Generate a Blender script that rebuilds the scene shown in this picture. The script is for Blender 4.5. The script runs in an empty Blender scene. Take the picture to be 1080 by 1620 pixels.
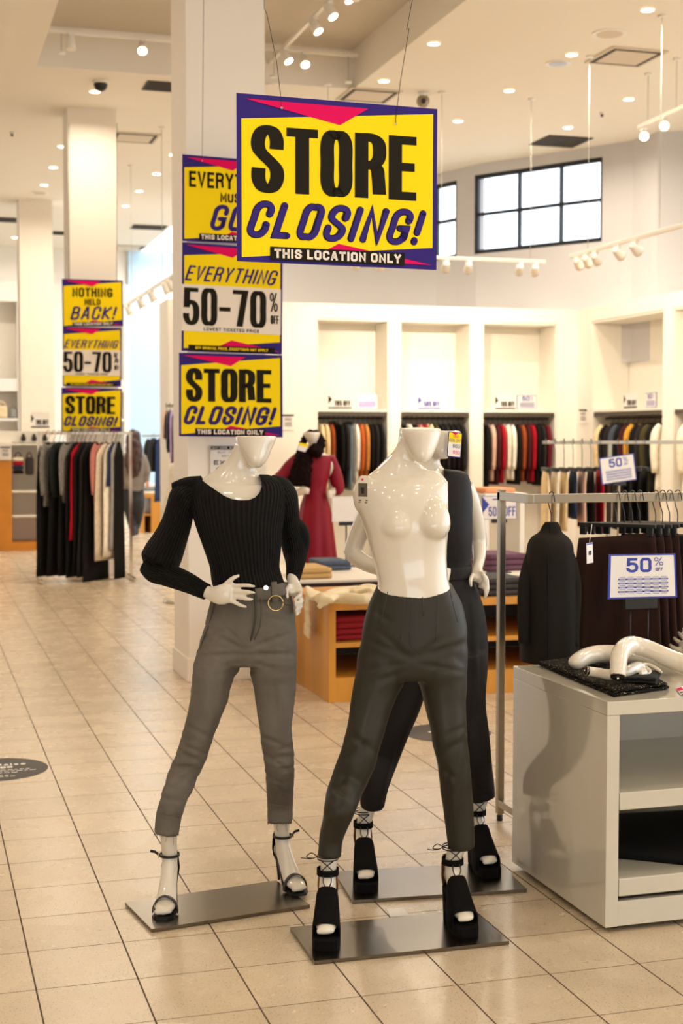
import bpy, bmesh, math, random
from mathutils import Vector, Matrix, noise
random.seed(7)
SC = bpy.context.scene
COL = SC.collection
# ------------------------------------------------------------------ camera, world, exposure
F = 2250.0; CX = 540.0; CY = 810.0; H = 1.64
PITCH = math.atan((CY - 690.0) / F); YAW = math.atan(675.0 / F)
cam_data = bpy.data.cameras.new('camera'); cam = bpy.data.objects.new('camera', cam_data); COL.objects.link(cam)
cam.location = (0, 0, H); cam.rotation_euler = (math.pi / 2 - PITCH, 0, -YAW)
cam_data.sensor_width = 36.0; cam_data.lens = 50.0; cam_data.clip_end = 200
cam_data.dof.use_dof = True; cam_data.dof.focus_distance = 4.85; cam_data.dof.aperture_fstop = 4.2
SC.camera = cam
SC.view_settings.view_transform = 'Standard'; SC.view_settings.look = 'None'
SC.view_settings.gamma = 1.0; SC.view_settings.use_curve_mapping = False
SC.view_settings.exposure = 0.36
SC.cycles.max_bounces = 7; SC.cycles.diffuse_bounces = 4; SC.cycles.glossy_bounces = 4
SC.cycles.transmission_bounces = 4; SC.cycles.caustics_reflective = False; SC.cycles.caustics_refractive = False
SC.cycles.sample_clamp_indirect = 6.0
SC.cycles.use_denoising = True
world = bpy.data.worlds.new('world'); SC.world = world; world.use_nodes = True
bg = world.node_tree.nodes['Background']; bg.inputs[0].default_value = (0.84, 0.92, 1.0, 1); bg.inputs[1].default_value = 2.6
CEIL = 5.45

FWD = Vector((math.sin(YAW) * math.cos(PITCH), math.cos(YAW) * math.cos(PITCH), -math.sin(PITCH)))
RIGHT = Vector((math.cos(YAW), -math.sin(YAW), 0)); UP = RIGHT.cross(FWD)
FH = Vector((math.sin(YAW), math.cos(YAW), 0)); Z = Vector((0, 0, 1)); C0 = Vector((0, 0, H))
def ray(x, y): return FWD + RIGHT * ((x - CX) / F) - UP * ((y - CY) / F)
def P(x, y, D): return C0 + ray(x, y) * D
def G(x, y, z=0.0):
    d = ray(x, y); return C0 + d * ((z - H) / d.z)
def onY(x, y, Y):
    d = ray(x, y); return C0 + d * (Y / d.y)
def onX(x, y, X):
    d = ray(x, y); return C0 + d * (X / d.x)
def dep(p): return (Vector(p) - C0).dot(FWD)

# recessed downlights and spots of the shop, plus added unseen fill lamps (fixture meshes are built further down)
def area(loc, size, power, col=(1, .87, .70), spread=150, rot=(0, 0, 0)):
    l = bpy.data.lights.new('lamp', 'AREA'); l.shape = 'DISK'; l.size = size; l.energy = power; l.color = col
    l.spread = math.radians(spread)
    o = bpy.data.objects.new('lamp', l); o.location = loc; o.rotation_euler = rot; COL.objects.link(o); return o
def spot(loc, target, power, size=60, col=(1, .86, .66), blend=.8, rad=.04):
    l = bpy.data.lights.new('spot', 'SPOT'); l.energy = power; l.color = col; l.spot_size = math.radians(size)
    l.spot_blend = blend; l.shadow_soft_size = rad
    o = bpy.data.objects.new('spot', l); o.location = loc
    o.rotation_euler = (Vector(target) - Vector(loc)).to_track_quat('-Z', 'Y').to_euler(); COL.objects.link(o); return o
KA = 0.46
# ------------------------------------------------------------------ materials
def lin(c):
    r = []
    for v in c[:3]:
        v /= 255.0; r.append(v / 12.92 if v <= .04045 else ((v + .055) / 1.055) ** 2.4)
    return (r[0], r[1], r[2], 1)
MATS = {}
def mat(name, col, rough=.6, metal=0, bump=0, bscale=200, var=0, vscale=8, coat=0, sheen=0, emit=0, spec=.5, stretch=None):
    if name in MATS: return MATS[name]
    m = bpy.data.materials.new(name); m.use_nodes = True; nt = m.node_tree; b = nt.nodes['Principled BSDF']
    b.inputs['Base Color'].default_value = lin(col); b.inputs['Roughness'].default_value = rough
    b.inputs['Metallic'].default_value = metal; b.inputs['Coat Weight'].default_value = coat
    b.inputs['Coat Roughness'].default_value = .06
    b.inputs['Sheen Weight'].default_value = sheen; b.inputs['Specular IOR Level'].default_value = spec
    if emit:
        b.inputs['Emission Color'].default_value = lin(col); b.inputs['Emission Strength'].default_value = emit
    if bump or var:
        tc = nt.nodes.new('ShaderNodeTexCoord'); src = tc.outputs['Object']
        if stretch:
            mp = nt.nodes.new('ShaderNodeMapping'); mp.inputs['Scale'].default_value = stretch
            nt.links.new(src, mp.inputs[0]); src = mp.outputs[0]
        if bump:
            n = nt.nodes.new('ShaderNodeTexNoise'); n.inputs['Scale'].default_value = bscale; n.inputs['Detail'].default_value = 3
            nt.links.new(src, n.inputs['Vector'])
            bp = nt.nodes.new('ShaderNodeBump'); bp.inputs['Strength'].default_value = bump; bp.inputs['Distance'].default_value = .01
            nt.links.new(n.outputs['Fac'], bp.inputs['Height']); nt.links.new(bp.outputs[0], b.inputs['Normal'])
        if var:
            n2 = nt.nodes.new('ShaderNodeTexNoise'); n2.inputs['Scale'].default_value = vscale; n2.inputs['Detail'].default_value = 4
            nt.links.new(src, n2.inputs['Vector'])
            mr = nt.nodes.new('ShaderNodeMapRange'); mr.inputs[1].default_value = .3; mr.inputs[2].default_value = .7
            mr.inputs[3].default_value = 1 - var; mr.inputs[4].default_value = 1 + var
            nt.links.new(n2.outputs['Fac'], mr.inputs[0])
            mx = nt.nodes.new('ShaderNodeMix'); mx.data_type = 'RGBA'; mx.blend_type = 'MULTIPLY'; mx.inputs[0].default_value = 1
            mx.inputs[6].default_value = lin(col); nt.links.new(mr.outputs[0], mx.inputs[7])
            nt.links.new(mx.outputs[2], b.inputs['Base Color'])
    MATS[name] = m; return m
def rib_mat(name, col, freq):
    m = bpy.data.materials.new(name); m.use_nodes = True; nt = m.node_tree; b = nt.nodes['Principled BSDF']
    b.inputs['Roughness'].default_value = .85; b.inputs['Specular IOR Level'].default_value = .2
    uv = nt.nodes.new('ShaderNodeUVMap'); sp = nt.nodes.new('ShaderNodeSeparateXYZ'); nt.links.new(uv.outputs[0], sp.inputs[0])
    mu = nt.nodes.new('ShaderNodeMath'); mu.operation = 'MULTIPLY'; mu.inputs[1].default_value = freq * 2 * math.pi
    nt.links.new(sp.outputs[0], mu.inputs[0])
    si = nt.nodes.new('ShaderNodeMath'); si.operation = 'SINE'; nt.links.new(mu.outputs[0], si.inputs[0])
    bp = nt.nodes.new('ShaderNodeBump'); bp.inputs['Strength'].default_value = .9; bp.inputs['Distance'].default_value = .006
    nt.links.new(si.outputs[0], bp.inputs['Height']); nt.links.new(bp.outputs[0], b.inputs['Normal'])
    cr = nt.nodes.new('ShaderNodeMapRange'); cr.inputs[1].default_value = -1; cr.inputs[2].default_value = 1
    cr.inputs[3].default_value = .55; cr.inputs[4].default_value = 1.25; nt.links.new(si.outputs[0], cr.inputs[0])
    mx = nt.nodes.new('ShaderNodeMix'); mx.data_type = 'RGBA'; mx.blend_type = 'MULTIPLY'; mx.inputs[0].default_value = 1
    mx.inputs[6].default_value = lin(col); nt.links.new(cr.outputs[0], mx.inputs[7]); nt.links.new(mx.outputs[2], b.inputs['Base Color'])
    return m
def M(name): return MATS[name]
mat('wall white', (238, 232, 222), .6); mat('ceiling white', (240, 234, 222), .8); mat('recess shade tone', (205, 196, 182), .85)
mat('daylight tinted wall', (188, 218, 240), .7); mat('bulkhead grey', (206, 204, 206), .7)
mat('fixture white', (240, 234, 222), .35); mat('cabinet white', (206, 198, 180), .10, coat=.6, var=.03, vscale=5)
mat('pillar white', (238, 228, 214), .55)
mat('mannequin white', (226, 215, 197), .12, coat=.5)
mat('steel plate', (118, 110, 98), .24, metal=1, var=.08, vscale=3); mat('brushed metal', (158, 147, 130), .32, metal=1)
mat('chrome', (225, 220, 210), .12, metal=1); mat('gold metal', (215, 185, 120), .2, metal=1)
mat('black plastic', (14, 13, 12), .4); mat('wire', (40, 38, 36), .4, metal=.6)
mat('honey wood', (204, 140, 48), .35, var=.16, vscale=6, stretch=(1, 1, .12), coat=.15)
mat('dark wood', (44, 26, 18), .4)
mat('shoe black', (12, 11, 11), .45); mat('suede black', (13, 10, 9), .9, spec=.15, bump=.2, bscale=300); mat('tan lining', (160, 110, 70), .6)
mat('frame black', (18, 22, 30), .5)
mat('sign yellow', (255, 222, 8), .55, spec=.15); mat('sign blue', (52, 36, 120), .55, spec=.15); mat('sign pink', (226, 0, 92), .55, spec=.15)
mat('sign black', (28, 22, 8), .55, spec=.15); mat('sign white', (240, 228, 215), .55, spec=.15)
mat('print blue', (45, 62, 165), .4); mat('card white', (235, 228, 222), .4)
mat('lamp glow', (255, 232, 190), emit=14); mat('lamp white', (240, 235, 225), .4); mat('rod grey', (176, 170, 160), .5); mat('vent dark', (60, 50, 40), .7); mat('vent frame', (214, 200, 178), .6)
mat('decal black', (44, 36, 30), .5)
# ------------------------------------------------------------------ mesh helpers
class MB:
    def __init__(s): s.v = []; s.f = []; s.m = []; s.uv = {}; s.mats = []; s.sm = []
    def mi(s, m):
        if m is None: return 0
        if isinstance(m, str): m = MATS[m]
        if m not in s.mats: s.mats.append(m)
        return s.mats.index(m)
    def face(s, idx, m=None, smooth=False, uv=None):
        s.f.append(tuple(idx)); s.m.append(s.mi(m)); s.sm.append(smooth)
        if uv: s.uv[len(s.f) - 1] = uv
    def poly(s, pts, m=None):
        n = len(s.v); s.v += [Vector(p) for p in pts]; s.face(range(n, n + len(pts)), m)
    def box(s, c, size, m=None, rz=0, rx=0, ry=0, bev=0):
        c = Vector(c); h = Vector(size) / 2
        R = Matrix.Rotation(rz, 3, 'Z') @ Matrix.Rotation(ry, 3, 'Y') @ Matrix.Rotation(rx, 3, 'X')
        n = len(s.v)
        if bev <= 0:
            for z in (-1, 1):
                for x, y in ((-1, -1), (1, -1), (1, 1), (-1, 1)): s.v.append(c + R @ Vector((x * h.x, y * h.y, z * h.z)))
            for q in ((3, 2, 1, 0), (4, 5, 6, 7), (0, 1, 5, 4), (1, 2, 6, 5), (2, 3, 7, 6), (3, 0, 4, 7)): s.face([n + i for i in q], m)
            return
        b = min(bev, h.x * .9, h.y * .9, h.z * .9)
        bm = bmesh.new(); bmesh.ops.create_cube(bm, size=1)
        for v in bm.verts: v.co = Vector((v.co.x * size[0], v.co.y * size[1], v.co.z * size[2]))
        bmesh.ops.bevel(bm, geom=list(bm.edges), offset=b, segments=2, affect='EDGES', profile=.5)
        bm.verts.index_update()
        for v in bm.verts: s.v.append(c + R @ v.co)
        for f in bm.faces: s.face([n + v.index for v in f.verts], m)
        bm.free()
    def box2(s, a, b, m=None, bev=0):
        a = Vector(a); b = Vector(b)
        s.box((a + b) / 2, (abs(b.x - a.x), abs(b.y - a.y), abs(b.z - a.z)), m, bev=bev)
    def loft(s, rings, m=None, caps=(True, True), closed=True, uv=False, smooth=True):
        n0 = len(s.v); k = len(rings[0])
        for r in rings: s.v += [Vector(p) for p in r]
        for i in range(len(rings) - 1):
            for j in range(k if closed else k - 1):
                j2 = (j + 1) % k
                q = (n0 + i * k + j, n0 + i * k + j2, n0 + (i + 1) * k + j2, n0 + (i + 1) * k + j)
                u = None
                if uv:
                    a, b = j / k, (j + 1) / k; c, d = i / (len(rings) - 1), (i + 1) / (len(rings) - 1)
                    u = ((a, c), (b, c), (b, d), (a, d))
                s.face(q, m, smooth, u)
        if closed and caps[0]: s.face([n0 + j for j in reversed(range(k))], m)
        if closed and caps[1]: s.face([n0 + (len(rings) - 1) * k + j for j in range(k)], m)
    def tube(s, pts, rad, m=None, n=10, sub=0, caps=(True, True), flat=1.0, uv=False, ref=None):
        pts = [Vector(p) for p in pts]
        if not isinstance(rad, (list, tuple)): rad = [rad] * len(pts)
        rad = list(rad)
        if sub: pts, rad = smooth_path(pts, rad, sub)
        s.loft(tube_rings(pts, rad, n, flat, ref), m, caps, uv=uv)
    def disc(s, c, nrm, r, m=None, n=16, r2=None):
        nrm = Vector(nrm).normalized(); a = nrm.orthogonal().normalized(); b = nrm.cross(a)
        s.poly([Vector(c) + a * math.cos(t * 2 * math.pi / n) * r + b * math.sin(t * 2 * math.pi / n) * (r2 or r) for t in range(n)], m)
    def cyl(s, a, b, r, m=None, n=14, r2=None): s.tube([a, b], [r, r if r2 is None else r2], m, n)
    def ball(s, c, r, m=None, n=12, sc=(1, 1, 1), R=None):
        c = Vector(c); rings = []
        for i in range(n // 2 + 1):
            ph = -math.pi / 2 + math.pi * (i + .02) / (n // 2 + .04)
            ring = []
            for j in range(n):
                t = 2 * math.pi * j / n
                p = Vector((math.cos(ph) * math.cos(t) * sc[0], math.cos(ph) * math.sin(t) * sc[1], math.sin(ph) * sc[2])) * r
                ring.append(c + (R @ p if R else p))
            rings.append(ring)
        s.loft(rings, m)
    def prism(s, pts, vec, m=None, mside=None):
        vec = Vector(vec); pts = [Vector(p) for p in pts]; n = len(s.v); k = len(pts)
        s.v += pts + [p + vec for p in pts]
        s.face(range(n, n + k), m); s.face([n + k + i for i in reversed(range(k))], mside or m)
        for i in range(k):
            j = (i + 1) % k; s.face((n + i, n + k + i, n + k + j, n + j), mside or m)
    def mesh(s, name, off=Vector((0, 0, 0))):
        me = bpy.data.meshes.new(name); me.from_pydata([tuple(v - off) for v in s.v], [], s.f)
        for m in s.mats: me.materials.append(m)
        for i, p in enumerate(me.polygons): p.material_index = s.m[i]; p.use_smooth = s.sm[i]
        if s.uv:
            ul = me.uv_layers.new(name='UVMap')
            for i, p in enumerate(me.polygons):
                if i in s.uv:
                    for li, u in zip(p.loop_indices, s.uv[i]): ul.data[li].uv = u
        me.update(); return me
    def build(s, name, material=None, parent=None, origin=None, fixn=True):
        off = Vector((0, 0, 0))
        if parent is not None: off = world_loc(parent)
        elif origin is not None: off = Vector(origin)
        if material and not s.mats: s.mats = [MATS[material] if isinstance(material, str) else material]
        me = s.mesh(name, off)
        if fixn: fix_normals(me)
        return link(name, me, parent, off if parent is None else None)
def world_loc(o):
    l = Vector(o.location)
    while o.parent: o = o.parent; l += Vector(o.location)
    return l
def fix_normals(me):
    bm = bmesh.new(); bm.from_mesh(me); bmesh.ops.recalc_face_normals(bm, faces=bm.faces); bm.to_mesh(me); bm.free()
def link(name, me, parent=None, loc=None):
    o = bpy.data.objects.new(name, me); COL.objects.link(o)
    if parent is not None: o.parent = parent
    if loc is not None: o.location = loc
    return o
def catmull(vals, sub):
    n = len(vals); out = []
    for i in range(n - 1):
        p0 = vals[max(i - 1, 0)]; p1 = vals[i]; p2 = vals[i + 1]; p3 = vals[min(i + 2, n - 1)]
        for k in range(sub):
            t = k / sub
            out.append(.5 * ((2 * p1) + (p2 - p0) * t + (2 * p0 - 5 * p1 + 4 * p2 - p3) * t * t + (3 * p1 - p0 - 3 * p2 + p3) * t ** 3))
    out.append(vals[-1]); return out
def smooth_path(pts, rad, sub):
    if isinstance(rad[0], (tuple, list)):
        return catmull(pts, sub), list(zip(*[catmull([r[i] for r in rad], sub) for i in range(len(rad[0]))]))
    return catmull(pts, sub), catmull(rad, sub)
def tube_rings(pts, rad, n=10, flat=1.0, ref=None):
    """rings across a path; radius across the ref-side is rad, along the ref direction rad*flat (or a pair)"""
    rings = []; prev = None
    for i, p in enumerate(pts):
        t = (pts[min(i + 1, len(pts) - 1)] - pts[max(i - 1, 0)])
        t = t.normalized() if t.length > 1e-9 else Vector((0, 0, 1))
        if ref is not None: a = t.cross(Vector(ref))
        elif prev is None: a = t.orthogonal()
        else: a = prev - t * prev.dot(t)
        if a.length < 1e-6: a = t.orthogonal()
        a.normalize(); prev = a; b = a.cross(t).normalized()
        r = rad[i]; ra, rb = (r if isinstance(r, (tuple, list)) else (r, r * flat))
        rings.append([p + a * (ra * math.cos(2 * math.pi * j / n)) + b * (rb * math.sin(2 * math.pi * j / n)) for j in range(n)])
    return rings
def ell_ring(c, a, bf, bb, n=32, p=2.2):
    r = []
    for j in range(n):
        t = 2 * math.pi * j / n; co, si = math.cos(t), math.sin(t)
        x = math.copysign(abs(co) ** (2 / p), co); y = math.copysign(abs(si) ** (2 / p), si)
        r.append(c + a * x + (bf if y > 0 else bb) * abs(y))
    return r
def sil(levels, D0, sub=3, n=32, p=2.2, grow=0.0, tilt=0.0):
    """horizontal rings from silhouette levels (xl, xr, y, front, back [, dd]) seen from the camera at depth D0"""
    L = [tuple(l) + ((0,) if len(l) == 5 else ()) for l in levels]
    L = list(zip(*[catmull([l[i] for l in L], sub) for i in range(6)])) if sub > 1 else L
    rings = []
    for xl, xr, y, hf, hb, dd in L:
        D = D0 + dd; c = P((xl + xr) / 2, y, D); a = RIGHT * ((xr - xl) / 2 * D / F + grow)
        rings.append(ell_ring(c, a, -FH * (hf + grow) - Z * tilt, FH * (hb + grow) + Z * tilt, n, p))
    return rings
def px_tube(mb, pts, sub=3, n=16, m=None, caps=(True, True), uv=False, grow=0.0):
    """limb: (x, y, D, half width in pixels [, thickness ratio])"""
    Q = [P(q[0], q[1], q[2]) for q in pts]
    R = [(q[3] * q[2] / F + grow, q[3] * q[2] / F * (q[4] if len(q) > 4 else 1) + grow) for q in pts]
    if sub: Q, R = smooth_path(Q, R, sub)
    mb.loft(tube_rings(Q, R, n, ref=FWD), m, caps, uv=uv)
def bake(o):
    dg = bpy.context.evaluated_depsgraph_get(); dg.update()
    me = bpy.data.meshes.new_from_object(o.evaluated_get(dg), preserve_all_data_layers=True, depsgraph=dg)
    old = o.data; o.modifiers.clear(); o.data = me; me.name = old.name
    return o
def fuse(o, voxel=.007, it=6, fac=.5):
    mats = list(o.data.materials)
    r = o.modifiers.new('r', 'REMESH'); r.mode = 'VOXEL'; r.voxel_size = voxel
    s = o.modifiers.new('s', 'SMOOTH'); s.iterations = it; s.factor = fac
    bake(o)
    if not o.data.materials:
        for m in mats: o.data.materials.append(m)
    for p in o.data.polygons: p.use_smooth = True; p.material_index = 0
    return o
def cut(o, mb):
    c = mb.build('cutter'); md = o.modifiers.new('b', 'BOOLEAN'); md.operation = 'DIFFERENCE'; md.solver = 'EXACT'; md.object = c
    c.location = (0, 0, 0); bake(o); bpy.data.objects.remove(c); return o
def wrinkle(o, amp, scale, seed=0, stretch=(1, 1, 1), mask=None):
    L = world_loc(o)
    me = o.data; nr = [Vector(v.normal) for v in me.vertices]
    for v, n in zip(me.vertices, nr):
        w = v.co + L
        k = 1 if mask is None else mask(w)
        if k: v.co += n * (amp * k * noise.noise(Vector((w.x * scale * stretch[0] + seed, w.y * scale * stretch[1], w.z * scale * stretch[2]))))
    me.update()
def creases(o, lines, D, default=(5.0, .006)):
    """soft folds pressed along pixel-plane lines on the camera side of a cloth"""
    L = world_loc(o); me = o.data; add = {}
    pr = []
    for v in me.vertices:
        w = v.co + L - C0; d = w.dot(FWD); pr.append((CX + F * w.dot(RIGHT) / d, CY - F * w.dot(UP) / d))
    nr = [Vector(v.normal) for v in me.vertices]
    for ln in lines:
        (x0, y0), (x1, y1) = ln[0], ln[1]; wd, am = (ln[2], ln[3]) if len(ln) > 2 else default
        dx, dy = x1 - x0, y1 - y0; l2 = dx * dx + dy * dy; l = math.sqrt(l2); R = wd * 3.2
        lx, hx_, ly, hy = min(x0, x1) - R, max(x0, x1) + R, min(y0, y1) - R, max(y0, y1) + R
        for i, (x, y) in enumerate(pr):
            if x < lx or x > hx_ or y < ly or y > hy: continue
            f = -nr[i].dot(FWD)
            if f < .1: continue
            t = ((x - x0) * dx + (y - y0) * dy) / l2; e = (1 if 0 <= t <= 1 else math.exp(-(((t if t < 0 else t - 1) * l) / wd) ** 2)) * (math.sin(math.pi * min(max(t, .06), .94)) ** .6)
            q = ((x - x0) * dy - (y - y0) * dx) / l / wd
            g = -(1 - .9 * q * q) * math.exp(-q * q * .8) if abs(q) < 3 else 0
            add[i] = add.get(i, 0) + am * e * g * min(1, f * 1.6)
    for i, a in add.items(): me.vertices[i].co += nr[i] * a
    me.update()
def tag(o, label=None, category=None, group=None, kind=None):
    if label: o['label'] = label
    if category: o['category'] = category
    if group: o['group'] = group
    if kind: o['kind'] = kind
    return o
def thing(name, label, category, loc=(0, 0, 0), group=None, rz=0):
    o = bpy.data.objects.new(name, None); o.empty_display_size = .1; COL.objects.link(o); o.location = loc; o.rotation_euler = (0, 0, rz)
    return tag(o, label, category, group)
def struct(o): o['kind'] = 'structure'; return o
def copy_tree(o, parent=None):
    c = o.copy(); COL.objects.link(c)
    if parent is not None: c.parent = parent
    for ch in [x for x in o.children]: copy_tree(ch, c)
    return c
# ------------------------------------------------------------------ lettering drawn with a pen
L_, C_ = 'l', 'c'
GLY = {
 'A': (1, [(L_, [(0, 0), (.42, 1), (.58, 1), (1, 0)]), (L_, [(.17, .3), (.83, .3)])]),
 'B': (.95, [(L_, [(0, 0), (0, 1)]), (C_, [(0, 1), (.6, 1), (.92, .88), (.92, .64), (.6, .53), (0, .53)]), (C_, [(.3, .53), (.65, .53), (1, .4), (1, .13), (.65, 0), (0, 0)])]),
 'C': (.95, [(C_, [(1, .68), (1, .86), (.74, 1), (.28, 1), (0, .84), (0, .5), (0, .16), (.28, 0), (.74, 0), (1, .14), (1, .34)])]),
 'D': (1, [(L_, [(0, 0), (0, 1)]), (C_, [(0, 1), (.55, 1), (1, .8), (1, .2), (.55, 0), (0, 0)])]),
 'E': (.82, [(L_, [(1, 1), (0, 1), (0, 0), (1, 0)]), (L_, [(0, .52), (.88, .52)])]),
 'F': (.8, [(L_, [(1, 1), (0, 1), (0, 0)]), (L_, [(0, .52), (.88, .52)])]),
 'G': (1, [(C_, [(1, .7), (1, .86), (.74, 1), (.28, 1), (0, .84), (0, .5), (0, .16), (.28, 0), (.74, 0), (1, .14), (1, .3)]), (L_, [(.55, .44), (1, .44), (1, .1)])]),
 'H': (1, [(L_, [(0, 0), (0, 1)]), (L_, [(1, 0), (1, 1)]), (L_, [(0, .52), (1, .52)])]),
 'I': (.02, [(L_, [(.5, 0), (.5, 1)])]),
 'K': (1, [(L_, [(0, 0), (0, 1)]), (L_, [(.95, 1), (.1, .5), (1, 0)])]),
 'L': (.8, [(L_, [(0, 1), (0, 0), (1, 0)])]),
 'M': (1.25, [(L_, [(0, 0), (0, 1), (.5, .25), (1, 1), (1, 0)])]),
 'N': (1, [(L_, [(0, 0), (0, 1), (1, 0), (1, 1)])]),
 'O': (1, [(C_, [(.5, 1), (.2, 1), (0, .84), (0, .5), (0, .16), (.2, 0), (.5, 0), (.8, 0), (1, .16), (1, .5), (1, .84), (.8, 1), (.5, 1)])]),
 'P': (.92, [(L_, [(0, 0), (0, 1)]), (C_, [(0, 1), (.65, 1), (1, .88), (1, .6), (.65, .47), (0, .47)])]),
 'R': (1, [(L_, [(0, 0), (0, 1)]), (C_, [(0, 1), (.6, 1), (.96, .9), (.96, .64), (.6, .52), (0, .52)]), (C_, [(.5, .52), (.85, .46), (.93, .3), (1, 0)])]),
 'S': (1, [(C_, [(.98, .68), (.98, .86), (.74, 1), (.28, 1), (.02, .86), (.02, .68), (.3, .56), (.7, .44), (.98, .32), (.98, .14), (.72, 0), (.26, 0), (.02, .14), (.02, .34)])]),
 'T': (.95, [(L_, [(0, 1), (1, 1)]), (L_, [(.5, 1), (.5, 0)])]),
 'U': (1, [(C_, [(0, 1), (0, .55), (0, .18), (.22, 0), (.78, 0), (1, .18), (1, .55), (1, 1)])]),
 'V': (1, [(L_, [(0, 1), (.5, 0), (1, 1)])]),
 'W': (1.4, [(L_, [(0, 1), (.25, 0), (.5, .8), (.75, 0), (1, 1)])]),
 'X': (1, [(L_, [(0, 0), (1, 1)]), (L_, [(0, 1), (1, 0)])]),
 'Y': (1, [(L_, [(0, 1), (.5, .46), (1, 1)]), (L_, [(.5, .46), (.5, 0)])]),
 '0': (.95, [(C_, [(.5, 1), (.2, 1), (0, .84), (0, .5), (0, .16), (.2, 0), (.5, 0), (.8, 0), (1, .16), (1, .5), (1, .84), (.8, 1), (.5, 1)])]),
 '1': (.3, [(L_, [(0, .8), (.8, 1), (.8, 0)])]),
 '5': (.95, [(L_, [(.92, 1), (.08, 1), (.04, .52)]), (C_, [(.04, .52), (.3, .62), (.75, .6), (1, .44), (1, .16), (.74, 0), (.28, 0), (0, .16), (0, .28)])]),
 '6': (.95, [(C_, [(.95, .8), (.8, 1), (.25, 1), (0, .8), (0, .3), (.2, 0), (.8, 0), (1, .2), (1, .4), (.8, .58), (.2, .58), (0, .4)])]),
 '7': (.9, [(L_, [(0, 1), (1, 1), (.45, 0)])]),
 '-': (.5, [(L_, [(0, .45), (1, .45)])]),
 '%': (1.1, [(L_, [(.15, 0), (.85, 1)]), (C_, [(.2, 1), (.02, .9), (.02, .68), (.2, .58), (.38, .68), (.38, .9), (.2, 1)]), (C_, [(.8, .42), (.62, .32), (.62, .1), (.8, 0), (.98, .1), (.98, .32), (.8, .42)])]),
 '!': (.08, [(L_, [(.5, 1), (.5, .32)]), (L_, [(.5, .06), (.5, 0)])]),
 '$': (.9, [(C_, [(.98, .72), (.9, .86), (.6, .92), (.1, .8), (.1, .62), (.9, .4), (.9, .18), (.4, .08), (.02, .25)]), (L_, [(.5, 1), (.5, 0)])]),
 ',': (.05, [(L_, [(.6, .08), (.3, -.12)])]), '.': (.05, [(L_, [(.5, 0), (.5, .05)])]), ' ': (.5, []),
}
def stroke_polys(pts, pw, ph, closed=False, square=False):
    """outline quads of a pen stroke; pw x ph is the pen's width and height"""
    S = [Vector((p[0] / pw, p[1] / ph)) for p in pts]; n = len(S)
    if square and n > 1:
        a = (S[0] - S[1]); b = (S[-1] - S[-2])
        if a.length > 1e-6 and b.length > 1e-6: S[0] = S[0] + a.normalized() * .5; S[-1] = S[-1] + b.normalized() * .5
    nor = []
    for i in range(n):
        if closed: a, b = S[i - 1 if i else n - 2], S[(i + 1) if i < n - 1 else 1]
        else: a, b = S[max(i - 1, 0)], S[min(i + 1, n - 1)]
        d1 = (S[i] - a); d2 = (b - S[i])
        if d1.length < 1e-9: d1 = d2
        if d2.length < 1e-9: d2 = d1
        d1.normalize(); d2.normalize()
        n1 = Vector((-d1.y, d1.x)); n2 = Vector((-d2.y, d2.x)); mm = n1 + n2
        if mm.length < .3: mm = n1
        mm.normalize(); k = 1 / max(mm.dot(n1), .5)
        nor.append(mm * .5 * k)
    out = []
    for i in range(n - 1):
        q = [S[i] + nor[i], S[i + 1] + nor[i + 1], S[i + 1] - nor[i + 1], S[i] - nor[i]]
        out.append([(v.x * pw, v.y * ph) for v in q])
    return out
def letters(txt, u0, u1, v0, v1, pw, ph, gap=.25, shear=0.0, wide=1.0, rnd=False, ratio=1.0, rise=0.0):
    """quads for txt filling u0..u1 (v down); pw, ph pen in sign units; shear leans right"""
    hh = abs(v1 - v0) - ph
    ws = [GLY[c][0] for c in txt]
    sh = shear * (abs(v1 - v0)) * ratio
    tot = u1 - u0 - sh
    fixed = sum(pw for c in txt if c != ' '); n = len(txt)
    unit = (tot - fixed) / max(sum(ws) + gap * (n - 1), .01)
    unit = max(unit, .002); out = []; x = u0
    for c, w in zip(txt, ws):
        cw = w * unit
        for kind, pts in GLY[c][1]:
            cl = False
            if kind == C_:
                cl = pts[0] == pts[-1]
                px_ = catmull([p[0] for p in pts], 5); py_ = catmull([p[1] for p in pts], 5); pts = list(zip(px_, py_))
            T = [(x + pw / 2 + p[0] * cw + shear * ratio * (p[1] * hh), v1 - ph / 2 - p[1] * hh) for p in pts]
            out += stroke_polys(T, pw, ph, cl, kind == L_ and not rnd)
            if rnd:
                for p in (T[0], T[-1]):
                    out.append([(p[0] + pw / 2 * math.cos(k * math.pi / 5), p[1] + ph / 2 * math.sin(k * math.pi / 5)) for k in range(10)])
        x += cw + (pw if c != ' ' else 0) + gap * unit
    if rise: out = [[(u, v - rise * (u - u0)) for u, v in q] for q in out]
    return out
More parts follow.
